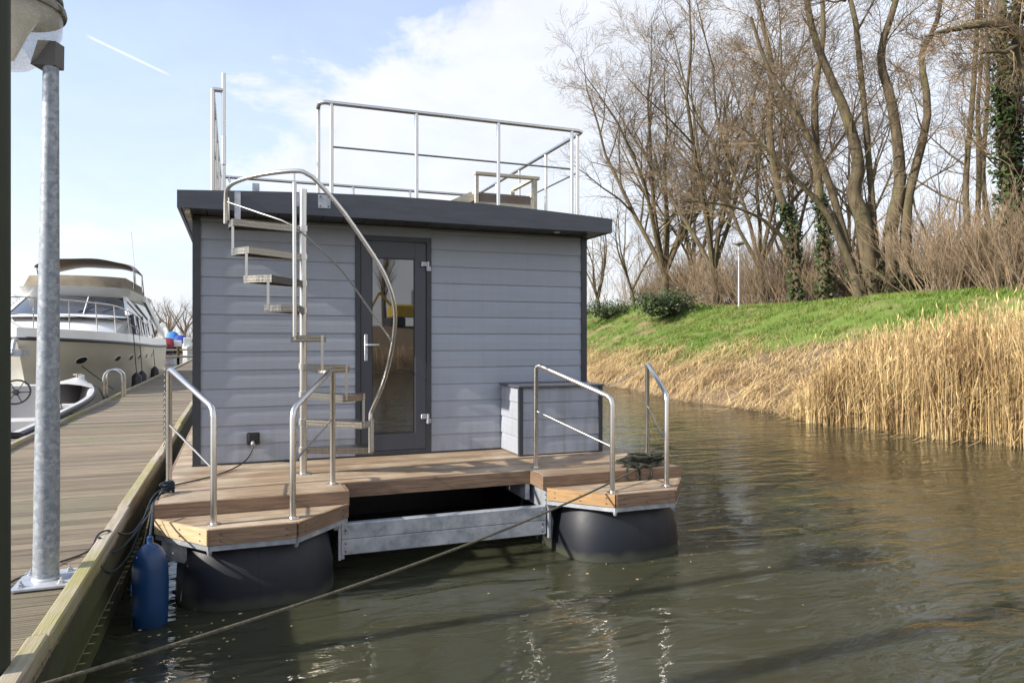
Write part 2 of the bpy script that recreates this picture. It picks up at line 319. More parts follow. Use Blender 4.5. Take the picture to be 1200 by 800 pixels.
# ------------------------------------------------------------------ ribbons: reeds, litter, grass
def ribbon(mb, pts, ws, side):
    n = len(mb.v); m_ = len(pts)
    for p, w in zip(pts, ws):
        mb.v.append(tuple(p - side * w)); mb.v.append(tuple(p + side * w))
    for i in range(m_ - 1):
        mb.f.append((n + 2 * i, n + 2 * i + 1, n + 2 * i + 3, n + 2 * i + 2))
def rvec(): a = random.uniform(0, 2 * math.pi); return Vector((math.cos(a), math.sin(a), 0))
def reed_clump(mb, x, y, z, h, lean, plume=.22):
    side = rvec(); d = rvec() * lean * h; d += Vector((-.10, -.05, 0)) * h * random.random()
    b0 = Vector((x, y, z)); top = b0 + d + Vector((0, 0, h))
    mid = b0 + d * .35 + Vector((0, 0, h * .55))
    w = random.uniform(.0045, .008)
    ribbon(mb, [b0, mid, top], [w, w * .9, w * .4], side)
    for _ in range(random.choice((1, 2, 3))):
        t = random.uniform(.25, .9); p = b0.lerp(mid, t / .55) if t < .55 else mid.lerp(top, (t - .55) / .45)
        l = random.uniform(.2, .5); q = rvec(); e1 = p + q * l * .45 + Vector((0, 0, l * .35)); e2 = p + q * l + Vector((0, 0, random.uniform(-.3, .25) * l))
        ribbon(mb, [p, e1, e2], [.0045, .004, .001], q.cross(Vector((0, 0, 1))))
    if random.random() < plume:
        q = rvec(); e = top + q * .05 + Vector((0, 0, .14)); ribbon(mb, [top, top.lerp(e, .5) + q * .02, e], [.003, .011, .002], side)
rb = MB(); cnt = 0
def reed_h(y):
    return (1.75 + .15 * math.sin(y * 1.1) + .4 * min(1, max(0, (10.3 - y) / 2))) if y < 11.3 else max(.28, 1.75 - (y - 11.3) * .62)
while cnt < 14500:
    y = random.choice((random.uniform(2, 20), random.uniform(4, 14), random.uniform(-12, 14)))
    u = abs(random.gauss(.75, .75)) - .25
    if y > 12.6: u = abs(random.gauss(.5, .35)) - .1
    if y > 12.2 and random.random() < .3 + (y - 12.2) * .25: continue
    k = .5 + .5 * math.sin(y * 2.1) * math.sin(y * .83 + u * 2)
    if random.random() < .25 * k: continue
    x = shore(y) + u; cnt += 1
    h = reed_h(y) * (.5 + .62 * random.random() ** .6) * (1 - .10 * max(0, u - .8)) * (1 + .05 * math.sin(y * 2.7))
    reed_clump(rb, x, y, max(ground_z(x, y), -.15) - .05, max(.35, h), abs(random.gauss(0, .15)))
for _ in range(900):            # snapped and lying stalks in the bed
    y = random.uniform(2, 16); x = shore(y) + random.uniform(-.35, 1.2); z = random.uniform(.05, 1.0)
    p = Vector((x, y, z)); q = rvec(); e = p + q * random.uniform(.5, 1.4) + Vector((0, 0, random.uniform(-.5, .5)))
    e.z = max(e.z, .02); ribbon(rb, [p, p.lerp(e, .5), e], [.007, .007, .003], q.cross(Vector((0, 0, 1))))
tag(rb.build('reeds', M['reed']), 'tall golden dry reeds standing along the water edge', 'reeds', kind='stuff')
lb = MB()
for i in range(46000):
    y = random.uniform(3, 34) if i % 4 else random.uniform(10, 60)
    u = random.triangular(-.15, 4.9, .5)
    if u > lim_(y) + .6 * math.sin(y * 1.3) + random.gauss(0, .25): continue
    if math.sin(y * 1.7 + u * 2.1) * math.sin(u * 3.3 - y * .9) > .35 and random.random() < .75: continue
    x = shore(y) + u; z = ground_z(x, y); q = rvec(); l = random.uniform(.15, .6)
    if random.random() < .55: q = (q + Vector((-1.2, 0, 0))).normalized()
    p = Vector((x, y, max(z, 0) + random.uniform(.02, .16))); e = p + q * l; e.z = max(.02, ground_z(e.x, e.y) + random.uniform(.0, .22))
    if e.x < shore(e.y) - .1: e.z = random.uniform(.01, .12)
    mm = p.lerp(e, .5); mm.z += random.uniform(0, .08)
    ribbon(lb, [p, mm, e], [.0055, .0055, .002], q.cross(Vector((0, 0, 1))))
for i in range(3000):           # upright stubble on the litter slope, higher towards the reeds
    y = random.uniform(3, 34); u = random.uniform(0, lim_(y)); x = shore(y) + u
    if y > 12 and random.random() < .6: continue
    reed_clump(lb, x, y, ground_z(x, y) - .02, random.uniform(.12, .34) * (2.6 if y < 10 and u < 3 else 1.3 if y < 11 else 1), .35, .04)
for i in range(60):             # broken stalks floating out from the edge
    y = random.uniform(9, 24); p = Vector((shore(y) - random.uniform(.0, .7), y, .02)); q = Vector((-1, random.uniform(-.8, .5), 0)).normalized()
    ribbon(lb, [p, p + q * .4, p + q * random.uniform(.5, 1.0)], [.01, .01, .004], q.cross(Vector((0, 0, 1))))
tag(lb.build('reed_litter', M['reed']), 'flattened straw coloured reed litter on the foot of the dike', 'reed litter', kind='stuff')
gb = MB()
for i in range(150000):
    y = random.choice((random.uniform(4, 30), random.uniform(10, 48), random.uniform(14, 70))); u = random.uniform(2.0, 10.5)
    v = math.sin(y * .45) * .8 + math.sin(y * 1.3 + 2) * .4
    lim = lim_(y) - .5 + v * .7
    if u < lim and random.random() < .93: continue
    if y < 18 and u < 7.6 and math.sin(y * 1.15 + u * .9) + .5 * math.sin(y * 3.1 - u * 2) > .1 and random.random() < .92: continue
    if math.sin(y * .71 + u * 1.9) * math.sin(u * 2.3 - y * .37) > .72 and random.random() < .8: continue
    x = shore(y) + u; z = ground_z(x, y); q = rvec(); h = random.uniform(.05, .15) * (1.3 if u > 8 else 1)
    s_ = rvec() * random.uniform(.008, .016); p = Vector((x, y, z - .01)); n = len(gb.v)
    gb.v += [tuple(p - s_), tuple(p + s_), tuple(p + q * h * .7 + Vector((0, 0, h)))]; gb.f.append((n, n + 1, n + 2))
for i in range(1500):           # ranker tufts and weeds standing above the turf
    y = random.uniform(5, 50); u = random.uniform(lim_(y) - 1.4, 9.5); cx_ = shore(y) + u; hh = random.uniform(.10, .26); rr_t = random.uniform(.06, .2)
    for _ in range(26):
        q = rvec(); k_ = random.random(); x_ = cx_ + q.x * rr_t * k_; y_ = y + q.y * rr_t * k_; s_ = rvec() * random.uniform(.006, .013); p = Vector((x_, y_, ground_z(x_, y_) - .01)); n = len(gb.v)
        gb.v += [tuple(p - s_), tuple(p + s_), tuple(p + q * hh * .8 * k_ + Vector((0, 0, hh * random.uniform(.6, 1))))]; gb.f.append((n, n + 1, n + 2))
tag(gb.build('grass', M['grassblade']), 'bright green short grass on the dike slope', 'grass', kind='stuff')

# ------------------------------------------------------------------ trees
def tri_tube(mb, pts, rs, n=3):
    mb.tube(pts, rs, n, False)
def grow(tw, bk, p, d, r, l, lev, maxlev, up=.10, spread=.75, wig=.13, nch=(4, 7)):
    ns = 5 if lev < 2 else (4 if lev < maxlev else 3)
    pts = [p.copy()]; rs = [r]; dd = d.normalized()
    for i in range(ns):
        dd = (dd + Vector((random.gauss(0, wig), random.gauss(0, wig), random.gauss(0, wig) + up))).normalized()
        pts.append(pts[-1] + dd * (l / ns)); rs.append(max(.0055, r * (1 - .8 * (i + 1) / ns)))
    if r > .035: bk.tube(pts, rs, 6, False)
    else: tw.tube(pts, rs, 3, False)
    if lev >= maxlev: return
    spawn(tw, bk, pts, rs, l, lev, maxlev, up, spread, wig, nch)
def spawn(tw, bk, pts, rs, l, lev, maxlev, up, spread, wig, nch, start=.25):
    k = random.randint(*nch)
    for j in range(k):
        t = start + (1 - start) * (j + random.random()) / k; t = min(t, .999)
        fi = t * (len(pts) - 1); i = int(fi); q = pts[i].lerp(pts[i + 1], fi - i); ax = (pts[i + 1] - pts[i]).normalized()
        rr = rs[i] * (1 - (fi - i)) + rs[i + 1] * (fi - i)
        o = Vector((random.gauss(0, 1), random.gauss(0, 1), random.gauss(0, .7))); o = (o - ax * o.dot(ax)).normalized()
        dd = (ax + o * random.uniform(.6, 1.3) * spread).normalized()
        cl = l * random.uniform(.38, .62) * (1.15 - .5 * t)
        grow(tw, bk, q, dd, min(rr * .62, max(.006, cl * .013)), cl, lev + 1, maxlev, up, spread, wig, nch)
def smooth_path(pts, k=3):
    out = []
    for i in range(len(pts) - 1):
        p0 = pts[max(i - 1, 0)]; p1 = pts[i]; p2 = pts[i + 1]; p3 = pts[min(i + 2, len(pts) - 1)]
        for j in range(k):
            t = j / k
            out.append(.5 * ((2 * p1) + (-p0 + p2) * t + (2 * p0 - 5 * p1 + 4 * p2 - p3) * t * t + (-p0 + 3 * p1 - 3 * p2 + p3) * t ** 3))
    out.append(pts[-1]); return out
def ivy_on(mb, pts, rs, n, thick=.3):
    for _ in range(n):
        t = random.random() ** .8 * (len(pts) - 1); i = int(min(t, len(pts) - 2)); p = pts[i].lerp(pts[i + 1], t - i)
        q = p + Vector((random.gauss(0, 1), random.gauss(0, 1), random.gauss(0, .5))).normalized() * (rs[i] + random.random() ** 1.5 * thick)
        a = Vector((random.gauss(0, 1), random.gauss(0, 1), random.gauss(0, 1))).normalized(); b_ = a.orthogonal().normalized(); s_ = random.uniform(.05, .1)
        k = len(mb.v); mb.v += [tuple(q - a * s_), tuple(q + b_ * s_), tuple(q + a * s_), tuple(q - b_ * s_)]; mb.f.append((k, k + 1, k + 2, k + 3))
def fin_tree(name, base, tw, bk, label, cat, group, ivy=None):
    root = empty(name, base, label, cat, group)
    bk.build('trunk', M['bark'], root, True); tw.build('crown', M['twig'], root)
    if ivy and ivy.v: ivy.build('ivy', M['ivy'], root)
    return root
def fan_tree(px, d, height, nst, spread, label, name='bare_tree', maxlev=4, lean=0, nch=(6, 7), rr=.16, group='bare trees on the dike'):
    b0 = G(px, d); b0.z = ground_z(b0.x, b0.y) - .1
    tw, bk = MB(), MB()
    fork = b0 + Vector((random.uniform(-.2, .2), 0, height * .12))
    bk.tube([b0, b0.lerp(fork, .5) + Vector((.05, 0, 0)), fork], [rr * 1.45, rr * 1.2, rr * 1.1], 9, False)
    for k in range(nst):
        a = 2 * math.pi * (k + random.random() * .6) / nst; s_ = spread * random.uniform(.35, 1)
        dd = Vector((math.cos(a) * s_, math.sin(a) * s_, 1)) + RT * lean
        l = height * random.uniform(.7, .92); dd.normalize()
        pts = [fork.copy()]; rs = [rr * random.uniform(.55, .85)]; r0 = rs[0]
        for i in range(7):
            dd = (dd + Vector((random.gauss(0, .12), random.gauss(0, .12), .05))).normalized()
            pts.append(pts[-1] + dd * l / 7); rs.append(max(.012, r0 * (1 - .88 * (i + 1) / 7)))
        bk.tube(pts, rs, 7, False)
        spawn(tw, bk, pts, rs, l * .62, 1, maxlev, .045, .95, .17, (nch[0] + 3, nch[1] + 4), .12)
    return fin_tree(name, b0, tw, bk, label, 'tree', group)
def stem_tree(stems, d, label, ivy=(), maxlev=4, nch=(4, 6), group='bare trees on the dike', name='bare_tree', dens=9):
    tw, bk, iv = MB(), MB(), MB(); base = None
    for si, (pp, r0, r1, dep) in enumerate(stems):
        pts = []
        for i, (x, y) in enumerate(pp):
            q = U(x, y, d + dep * i / len(pp) + random.uniform(-.15, .15))
            if i == 0 and r0 > .12: q.z = ground_z(q.x, q.y) - .15
            pts.append(q)
        if base is None: base = pts[0].copy()
        sp = smooth_path(pts); m_ = len(sp); rs = [r0 + (r1 - r0) * (i / (m_ - 1)) ** .8 for i in range(m_)]
        bk.tube(sp, rs, 9, False)
        L_ = sum((sp[i + 1] - sp[i]).length for i in range(m_ - 1))
        spawn(tw, bk, sp, rs, min(L_ * .45, 5.5), 1, maxlev, .04, .95, .2, (dens, dens + 3), .3)
        if si in ivy: k = int(m_ * (.72 if len(ivy) > 1 else .26)); ivy_on(iv, sp[:k + 2], rs, 3000 if len(ivy) > 1 else 1100, .3 if len(ivy) > 1 else .2)
    return fin_tree(name, base, tw, bk, label, 'tree', group, iv)

fan_tree(778, 44, 16.5, 9, .46, 'wide fan shaped bare tree nearest the houseboat roof', rr=.2, lean=-.03)
fan_tree(742, 49, 9.5, 5, .6, 'small slim bare tree left of the wide fan shaped tree', rr=.1, maxlev=3)
fan_tree(838, 39, 17.5, 7, .5, 'many stemmed bare tree just left of the dike lamp post', rr=.19)
fan_tree(893, 36, 17, 6, .42, 'upright bare tree just right of the dike lamp post', rr=.18)
stem_tree([([(934, 330), (930, 275), (912, 222), (902, 150), (905, 80), (890, 10), (885, -60)], .24, .06, 1),
           ([(928, 290), (895, 258), (850, 240), (800, 236)], .11, .02, -1)], 31,
          'ivy footed bare tree with a long low limb reaching left', ivy=(0,))
stem_tree([([(966, 330), (966, 275), (958, 205), (955, 110), (965, 40), (960, -50)], .27, .07, 1),
           ([(960, 190), (940, 140), (915, 95), (880, 70)], .09, .02, 0)], 29.5,
          'dark straight bare tree with ivy on its lower trunk', ivy=(0,))
stem_tree([([(1022, 330), (1012, 262), (1000, 225), (1006, 190), (990, 130), (975, 95), (952, 35), (940, -40)], .34, .09, 0),
           ([(1042, 330), (1044, 270), (1055, 210), (1046, 125), (1032, 65), (1050, 0), (1058, -60)], .30, .08, 1),
           ([(1032, 65), (1003, 27), (985, 0), (970, -60)], .13, .05, 0),
           ([(1060, 330), (1062, 270), (1066, 225), (1087, 135), (1080, 65), (1098, 25), (1110, -50)], .24, .06, .5),
           ([(1017, 305), (972, 255), (932, 210), (898, 175), (870, 150)], .15, .04, -1),
           ([(1010, 300), (976, 228), (950, 165), (925, 125), (898, 75), (880, 20)], .17, .05, -.5)], 26.5,
          'largest bare tree, thick stems forking from one base')
stem_tree([([(1136, 320), (1134, 270), (1132, 210), (1141, 100), (1146, 0), (1148, -80)], .13, .06, 0)], 25,
          'thin pale straight trunk, leftmost of the three slim trees', maxlev=3, name='slim_tree', dens=10)
stem_tree([([(1149, 320), (1146, 270), (1147, 200), (1146, 125), (1151, 50), (1146, -60)], .11, .05, 0)], 26.5,
          'thin dark straight trunk, middle of the three slim trees', maxlev=3, name='slim_tree', dens=10)
stem_tree([([(1163, 320), (1158, 262), (1152, 200), (1158, 100), (1155, 0), (1160, -60)], .12, .05, 0)], 27.5,
          'thin straight trunk beside the ivy clad tree', maxlev=3, name='slim_tree', dens=10)
stem_tree([([(1186, 330), (1184, 260), (1176, 150), (1175, 60), (1172, -70)], .24, .12, 0),
           ([(1196, 330), (1192, 220), (1190, 100), (1193, -40)], .2, .1, 1)], 23,
          'ivy clad trunk at the right edge of the photo', ivy=(0, 1))
stem_tree([([(1290, 330), (1262, 200), (1240, 110), (1200, 48), (1170, 28), (1115, 35), (1085, 43)], .34, .03, -1),
           ([(1250, 140), (1200, 80), (1178, 62), (1150, 62)], .14, .03, -1),
           ([(1262, 200), (1275, 80), (1270, -60)], .24, .1, 0)], 20.5,
          'tree beyond the right edge with arching limb over the slim trunks', maxlev=4)
fan_tree(1100, 36, 8, 5, .45, 'slighter bare tree behind the gap right of the largest tree', rr=.13, maxlev=3)
fan_tree(702, 60, 8.5, 6, .6, 'far bare tree low behind the roof railing', rr=.15, maxlev=3)
fan_tree(812, 52, 15, 6, .5, 'bare tree standing behind the fan shaped tree', rr=.16, maxlev=3)
fan_tree(1000, 42, 15, 6, .45, 'bare tree farther back behind the largest tree', rr=.16, maxlev=3)
fan_tree(928, 47, 16, 6, .45, 'bare tree farther back behind the ivy footed tree', rr=.16, maxlev=3)

# undergrowth
def shrub_proto(label, h=2.6, n=42):
    tw, bk = MB(), MB(); root = empty('bare_shrub', (0, 0, 0), label, 'shrub', 'bare shrubs under the trees')
    for _ in range(n):
        a = rvec() * random.uniform(0, .7); dd = Vector((a.x * .8 + random.gauss(0, .2), a.y * .8 + random.gauss(0, .2), 1.2))
        grow(tw, tw, Vector((a.x, a.y, 0)), dd, random.uniform(.010, .02), h * random.uniform(.55, 1.1), 2, 4, .09, .4, .09, (3, 5))
    tw.build('stems', M['shrub'], root); return root
protos = [shrub_proto('bare brown shrub in the undergrowth under the dike trees', 2.4), shrub_proto('bare brown shrub in the undergrowth under the dike trees', 3.2, 34)]
k = 0
for px in list(range(690, 1300, 17)):
    for rep in range(2):
        t = (px + random.uniform(-8, 8) - 600) / F; xo = 20.8 + random.uniform(0, 5.5) + (1.0 if px < 1000 else 0)
        d = xo / (t * math.cos(TH) + math.sin(TH)); p = FW * d + RT * d * t
        p.x += (shore(p.y) - 12.2) * .9; p.z = ground_z(p.x, p.y) - .05
        o = protos[k % 2] if k < 2 else copy_tree(protos[k % 2]); k += 1
        o.location = p; o.rotation_euler.z = random.uniform(0, 6.28); s_ = random.uniform(.4, .95); o.scale = (s_ * 1.3, s_ * 1.3, s_)
def leafy(px, d, w, h, label, name='evergreen_bush', n=5200):
    b0 = G(px, d); b0.z = ground_z(b0.x, b0.y); mb, st = MB(), MB()
    cl = [(Vector((random.uniform(-w, w), random.uniform(-w * .5, w * .5), random.uniform(.2, .8) * h)), random.uniform(.35, .7)) for _ in range(22)]
    for _ in range(n):
        c, r_ = random.choice(cl); q = b0 + c + Vector((random.gauss(0, 1), random.gauss(0, 1), random.gauss(0, .8))) * r_ * .55
        if q.z < b0.z: continue
        a = Vector((random.gauss(0, 1), random.gauss(0, 1), random.gauss(0, 1))).normalized(); b_ = a.orthogonal(); s_ = random.uniform(.03, .07)
        kk = len(mb.v); mb.v += [tuple(q - a * s_), tuple(q + b_ * s_), tuple(q + a * s_), tuple(q - b_ * s_)]; mb.f.append((kk, kk + 1, kk + 2, kk + 3))
    for c, r_ in cl: st.tube([b0, b0 + c * .5 + Vector((.05, 0, 0)), b0 + c], [.03, .02, .01], 5, False)
    root = empty(name, b0, label, 'bush'); st.build('stems', M['bark'], root); mb.build('foliage', M['bush'], root)
leafy(790, 38, 1.9, 1.15, 'low dark green evergreen bush at the foot of the fan shaped tree')
leafy(712, 45, 1.6, 1.0, 'small olive bush on the dike top beside the houseboat wall', n=2200)
leafy(1055, 27.5, 2.0, 1.0, 'low green bramble at the foot of the largest tree', n=2000)

# far wood mass behind the trees
fw = MB()
for i in range(900):
    px = random.uniform(640, 1350); t = (px - 600) / F; d = random.uniform(55, 85); p = FW * d + RT * d * t
    if p.x < shore(p.y) + 14: continue
    p.z = 3.8; grow(fw, fw, p, Vector((random.gauss(0, .15), random.gauss(0, .15), 1)), .04, random.uniform(3, 8.5) * random.uniform(.5, 1), 2, 4, .05, .6, .12, (4, 6))
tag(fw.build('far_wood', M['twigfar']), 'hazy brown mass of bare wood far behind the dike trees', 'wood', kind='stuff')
# trees across the harbour, far left
def far_tree(px, d, h, label, zb=1.3, nst=6):
    b0 = G(px, d, zb); tw, bk = MB(), MB(); fork = b0 + Vector((0, 0, h * .2)); bk.tube([b0, fork], [.35, .25], 6, False)
    for k in range(nst):
        a = 2 * math.pi * k / nst + random.random(); dd = Vector((math.cos(a) * .6, math.sin(a) * .6, 1)).normalized()
        pts = [fork + dd * (h * .75) * i / 4 + Vector((random.gauss(0, .2), random.gauss(0, .2), 0)) * (i > 0) for i in range(5)]; rs = [.2, .15, .11, .07, .04]
        bk.tube(pts, rs, 5, False); spawn(tw, bk, pts, rs, h * .5, 1, 3, .06, .85, .13, (9, 12), .1)
    # far twigs drawn a little thicker stand for several twigs each
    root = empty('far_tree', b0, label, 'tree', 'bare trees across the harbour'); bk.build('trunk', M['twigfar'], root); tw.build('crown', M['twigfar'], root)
for px, d, h, lb_ in ((166, 128, 7.5, 'bare tree across the harbour, nearest the yacht stern'), (181, 131, 6.5, 'low bare tree across the harbour, second from the yacht stern'),
                      (199, 126, 8.2, 'tallest bare tree across the harbour above the blue covers'), (216, 129, 7.5, 'bare tree across the harbour against the houseboat corner'),
                      (12, 126, 9, 'bare tree across the harbour left of the yacht windscreen'), (-12, 128, 8, 'bare tree across the harbour behind the mossy post'),
                      (236, 131, 7, 'bare tree across the harbour behind the houseboat')):
    far_tree(px, d, h, lb_)
fh = MB()
for i in range(500):
    px = random.uniform(-60, 330); d = random.uniform(124, 135); p = G(px, d, 1.2)
    grow(fh, fh, p, Vector((random.gauss(0, .3), random.gauss(0, .3), 1)), .05, random.uniform(1.5, 4), 3, 4, .05, .7, .15, (4, 6))
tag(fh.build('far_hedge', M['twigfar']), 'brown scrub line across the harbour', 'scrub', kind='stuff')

# street lamp on the dike
d = 34.5; b0 = G(866, d); b0.z = ground_z(b0.x, b0.y) - .05
root = empty('street_lamp', b0, 'slim pale street lamp with a flat disc head on the dike', 'street lamp')
MB().tube([b0, b0 + Vector((0, 0, 1.2)), b0 + Vector((0, 0, 3.05))], [.055, .05, .035], 8).build('pole', M['galv'], root, True)
MB().lathe([(.04, 0), (.10, .05), (.26, .1), (.27, .14), (.2, .2), (.05, .25), (0, .26)], b0 + Vector((0, 0, 3.02)), 16).build('lamp_head', M['concrete_lamp'], root, True)

# ------------------------------------------------------------------ jetty
ZJ = .557; JX0, JX1 = -2.40, -.70
jetty = empty('jetty', (-1.55, 5, 0), 'weathered plank jetty with low kerbs running past the boats', 'jetty')
mb = MB(); y = -6.0
while y < 60:
    w = .124; dz = random.uniform(-.004, .004); x0 = JX0 + random.uniform(-.01, .01)
    # board with ribbed anti-slip top
    n = 5 if y < 12 else 1
    if n == 1: mb.box(JX0, JX1, y, y + w, ZJ - .04 + dz, ZJ + dz)
    else:
        prof = [(y, ZJ - .04 + dz), (y, ZJ + dz - .008)]
        for i in range(n):
            a = y + w * (i + .2) / n; c = y + w * (i + .8) / n; e = y + w * (i + 1) / n
            prof += [(a, ZJ + dz), (c, ZJ + dz)] + ([(e, ZJ + dz - .008)] if i < n - 1 else [])
        prof += [(y + w, ZJ + dz - .008), (y + w, ZJ - .04 + dz)]
        m_ = len(prof); vs = [(JX0, a, z) for a, z in prof] + [(JX1, a, z) for a, z in prof]
        mb.add(vs, [(i, (i + 1) % m_, m_ + (i + 1) % m_, m_ + i) for i in range(m_)] + [tuple(range(m_ - 1, -1, -1)), tuple(range(m_, 2 * m_))])
    y += .137
mb.build('planking', M['jetty'], jetty)
# kerb on the houseboat side: butted lengths, slightly out of line
y = -5.0
while y < 59:
    l = random.choice((2.4, 3.0, 3.0)); a = random.uniform(-.006, .006); z = ZJ + .07 + random.uniform(-.004, .004)
    if abs(y - 4.0) < .01: pass
    MB().rbox(-.765 + a, -.692 + a, y, y + l - .012, ZJ + .002, z, .008).build('kerb', M['kerb'], jetty)
    y += l
y = -5.0
while y < 59:
    l = 3.6; z = ZJ + .055 + random.uniform(-.004, .004)
    MB().rbox(-2.44, -2.372, y, y + l - .012, ZJ + .002, z, .008).build('kerb', M['kerb'], jetty)
    y += l
for x0, x1 in ((-.762, -.698), (-2.44, -2.38)):
    MB().box(x0, x1, -6, 60, ZJ - .19, ZJ - .042).build('rim_joist', M['joist'], jetty)
for y in [-4 + 1.6 * i for i in range(33)]:
    MB().tube([(-.86, y, -1.5), (-.86, y, ZJ - .05)], .085, 10).build('pile', M['joist'], jetty, True)
    MB().tube([(-2.28, y, -1.5), (-2.28, y, ZJ - .05)], .085, 10).build('pile', M['joist'], jetty, True)
for i, z in enumerate((.22, .02)):
    MB().box(-.80, -.74, -6, 60, z - .06, z + .06).build('waling', M['joist'], jetty)
# cross jetty far away
cj = empty('cross_jetty', (-6, 61, 0), 'far cross jetty with pale boards in front of the red boat', 'jetty')
MB().box(-14, 6, 60.3, 62.4, .45, .57).build('planking', M['jetty'], cj)
for x in range(-13, 6, 3): MB().tube([(x, 61.3, -1), (x, 61.3, 1.3)], .1, 8).build('pile', M['joist'], cj)
MB().box(-14, 6, 62.2, 62.3, .95, 1.1).build('rail', M['kerb'], cj)

# kerb shadow casting: lamp post on the jetty
lp = Vector((-.907, 4.367, ZJ))
lamp = empty('lamp_post', lp, 'galvanised lamp post bolted to the jetty with a clear drum lantern', 'lamp post')
MB().box(lp.x - .125, lp.x + .125, lp.y - .155, lp.y + .155, ZJ + .006, ZJ + .016).build('base_plate', M['galv'], lamp)
top = lp + Vector((.022, .0, 2.69))
MB().tube([lp + Vector((0, 0, .016)), lp.lerp(top, .2), top], [.060, .058, .036], 24).build('pole', M['galvpole'], lamp, True)
MB().lathe([(.066, .016), (.066, .024), (.061, .03)], lp, 20).build('weld_collar', M['galv'], lamp, True)
for dx, dy in ((-.088, -.105), (.088, -.105), (-.088, .105), (.088, .105)):
    MB().lathe([(.02, 0), (.02, .004), (.013, .0045), (.013, .016), (.006, .018), (.006, .03), (0, .031)], lp + Vector((dx, dy, .016)), 6).build('bolt', M['galv'], lamp)
lc = top - RT * .215 + FW * -.06 + Vector((0, 0, -.04))
MB().lathe([(.02, .0), (.13, .01), (.175, .045), (.215, .11), (.25, .16), (.266, .20), (.27, .30)], lc, 40).build('lantern_bowl', M['polycarb'], lamp, True)
MB().lathe([(.283, .285), (.288, .30), (.283, .325), (.26, .33), (.26, .345), (.272, .35), (.27, .375), (.22, .41), (.1, .44), (0, .445)], lc, 40).build('lantern_cap', M['concrete_lamp'], lamp, True)
rf = MB().lathe([(.03, .03), (.04, .05), (.09, .17), (.15, .285)], lc + RT * .03, 12).build('reflector', M['lampshade'], lamp)
MB().tube([lc + Vector((0, 0, .06)), lc + Vector((0, 0, .24))], .03, 12).build('bulb', M['white'], lamp, True)
pl = []
for a in (-70, -40, -10, 20, 50, 80):
    pl.append((lc.x + .276 * math.cos(R(a) - TH), lc.y + .276 * math.sin(R(a) - TH)))
inn = [(lc.x + .262 * math.cos(R(a) - TH), lc.y + .262 * math.sin(R(a) - TH)) for a in (80, -70)]
br = MB(); c0 = top.copy()
br.add([tuple(c0 + RT * a + FW * b_ + Vector((0, 0, z))) for a, b_, z in ((-.075, -.05, -.03), (.04, -.03, -.03), (.04, .045, -.03), (-.075, .05, -.03), (-.04, -.045, .095), (.042, -.03, .095), (.042, .045, .095), (-.04, .055, .095))],
       [(3, 2, 1, 0), (4, 5, 6, 7), (0, 1, 5, 4), (1, 2, 6, 5), (2, 3, 7, 6), (3, 0, 4, 7)]).build('bracket', M['pink'], lamp)

# mossy post at the left edge
c = G(-20, 2.6, 0)
mp_ = empty('mooring_post', (c.x, c.y, ZJ), 'dark mossy round post at the left edge, close to the camera', 'post')
MB().tube([(c.x, c.y, ZJ), (c.x, c.y, 2.2), (c.x, c.y, 4.2)], [.083, .083, .083], 20).build('shaft', M['greenpost'], mp_, True)
MB().lathe([(.09, 0), (.09, .03), (.06, .05), (0, .055)], (c.x, c.y, 4.2), 16).build('cap', M['black'], mp_, True)
# ladder hoops on the jetty
ld = empty('boarding_ladder', (-2.42, 17.9, ZJ), 'stainless double hoop ladder at the far edge of the jetty', 'ladder')
for dy in (0, .42):
    pts = [(-2.62, 17.7 + dy, -.5), (-2.62, 17.7 + dy, ZJ + .35)]
    for a in range(0, 181, 30): pts.append((-2.44 - .18 * math.cos(R(a)), 17.7 + dy, ZJ + .42 + .18 * math.sin(R(a))))
    pts.append((-2.26, 17.7 + dy, ZJ + .0)); MB().tube(pts, .024, 8).build('hoop', M['steel'], ld, True)
for z in (-.3, 0, .3): MB().tube([(-2.62, 17.7, z), (-2.62, 18.12, z)], .018, 6).build('rung', M['steel'], ld, True)
# rope lashing on far kerb
tag(MB().tube([(-2.36, 12.0, ZJ + .0), (-2.35, 12.0, ZJ + .07), (-2.47, 12.0, ZJ + .065), (-2.58, 12.1, .35)], .012, 6).build('mooring_rope', M['bluerope'], None, True), 'short blue rope looped over the far kerb of the jetty', 'rope')

# ------------------------------------------------------------------ houseboat
hb = empty('houseboat', (1.64, 8.5, 0), 'small grey clad houseboat on dark pontoons with roof terrace', 'houseboat')
ZD = .658; WY = 7.197; X0, X1 = -.333, 3.62; ZS = 2.937; YB = 10.6
def siding(mb, a, b_, z0, z1, axis, pos, out):          # lapped boards along an axis; out = outward sign
    p = .1716; z = z0; k = 0
    while z < z1 - .005:
        t = min(z + p, z1); prof = [(-.02, z), (.0085, z), (.0105, z + .004), (.0105, z + .012), (.009, z + (t - z) * .5), (.004, max(z + .013, t - .022)), (.0, max(z + .014, t - .004)), (0, t), (-.02, t)]
        vs = []
        for e in (a, b_):
            for o, zz in prof: vs.append((e, pos + out * o, zz) if axis == 'x' else (pos + out * o, e, zz))
        m_ = len(prof); mb.add(vs, [(i, (i + 1) % m_, m_ + (i + 1) % m_, m_ + i) for i in range(m_)] + [tuple(range(m_ - 1, -1, -1)), tuple(range(m_, 2 * m_))])
        z += p
DX0, DX1, DZ1 = 1.11, 1.875, 2.837
s_ = MB(); siding(s_, X0 + .05, DX0 + .002, ZD + .01, ZS, 'x', WY, -1); siding(s_, DX1 - .002, X1 - .04, ZD + .01, ZS, 'x', WY, -1)
s_.box(DX0, DX1, WY, WY + .02, DZ1, ZS)
s_.build('front_wall', M['siding'], hb)
s_ = MB(); siding(s_, X0 + .05, X1 - .05, ZD + .01, ZS, 'x', YB, 1); s_.build('rear_wall', M['siding'], hb)
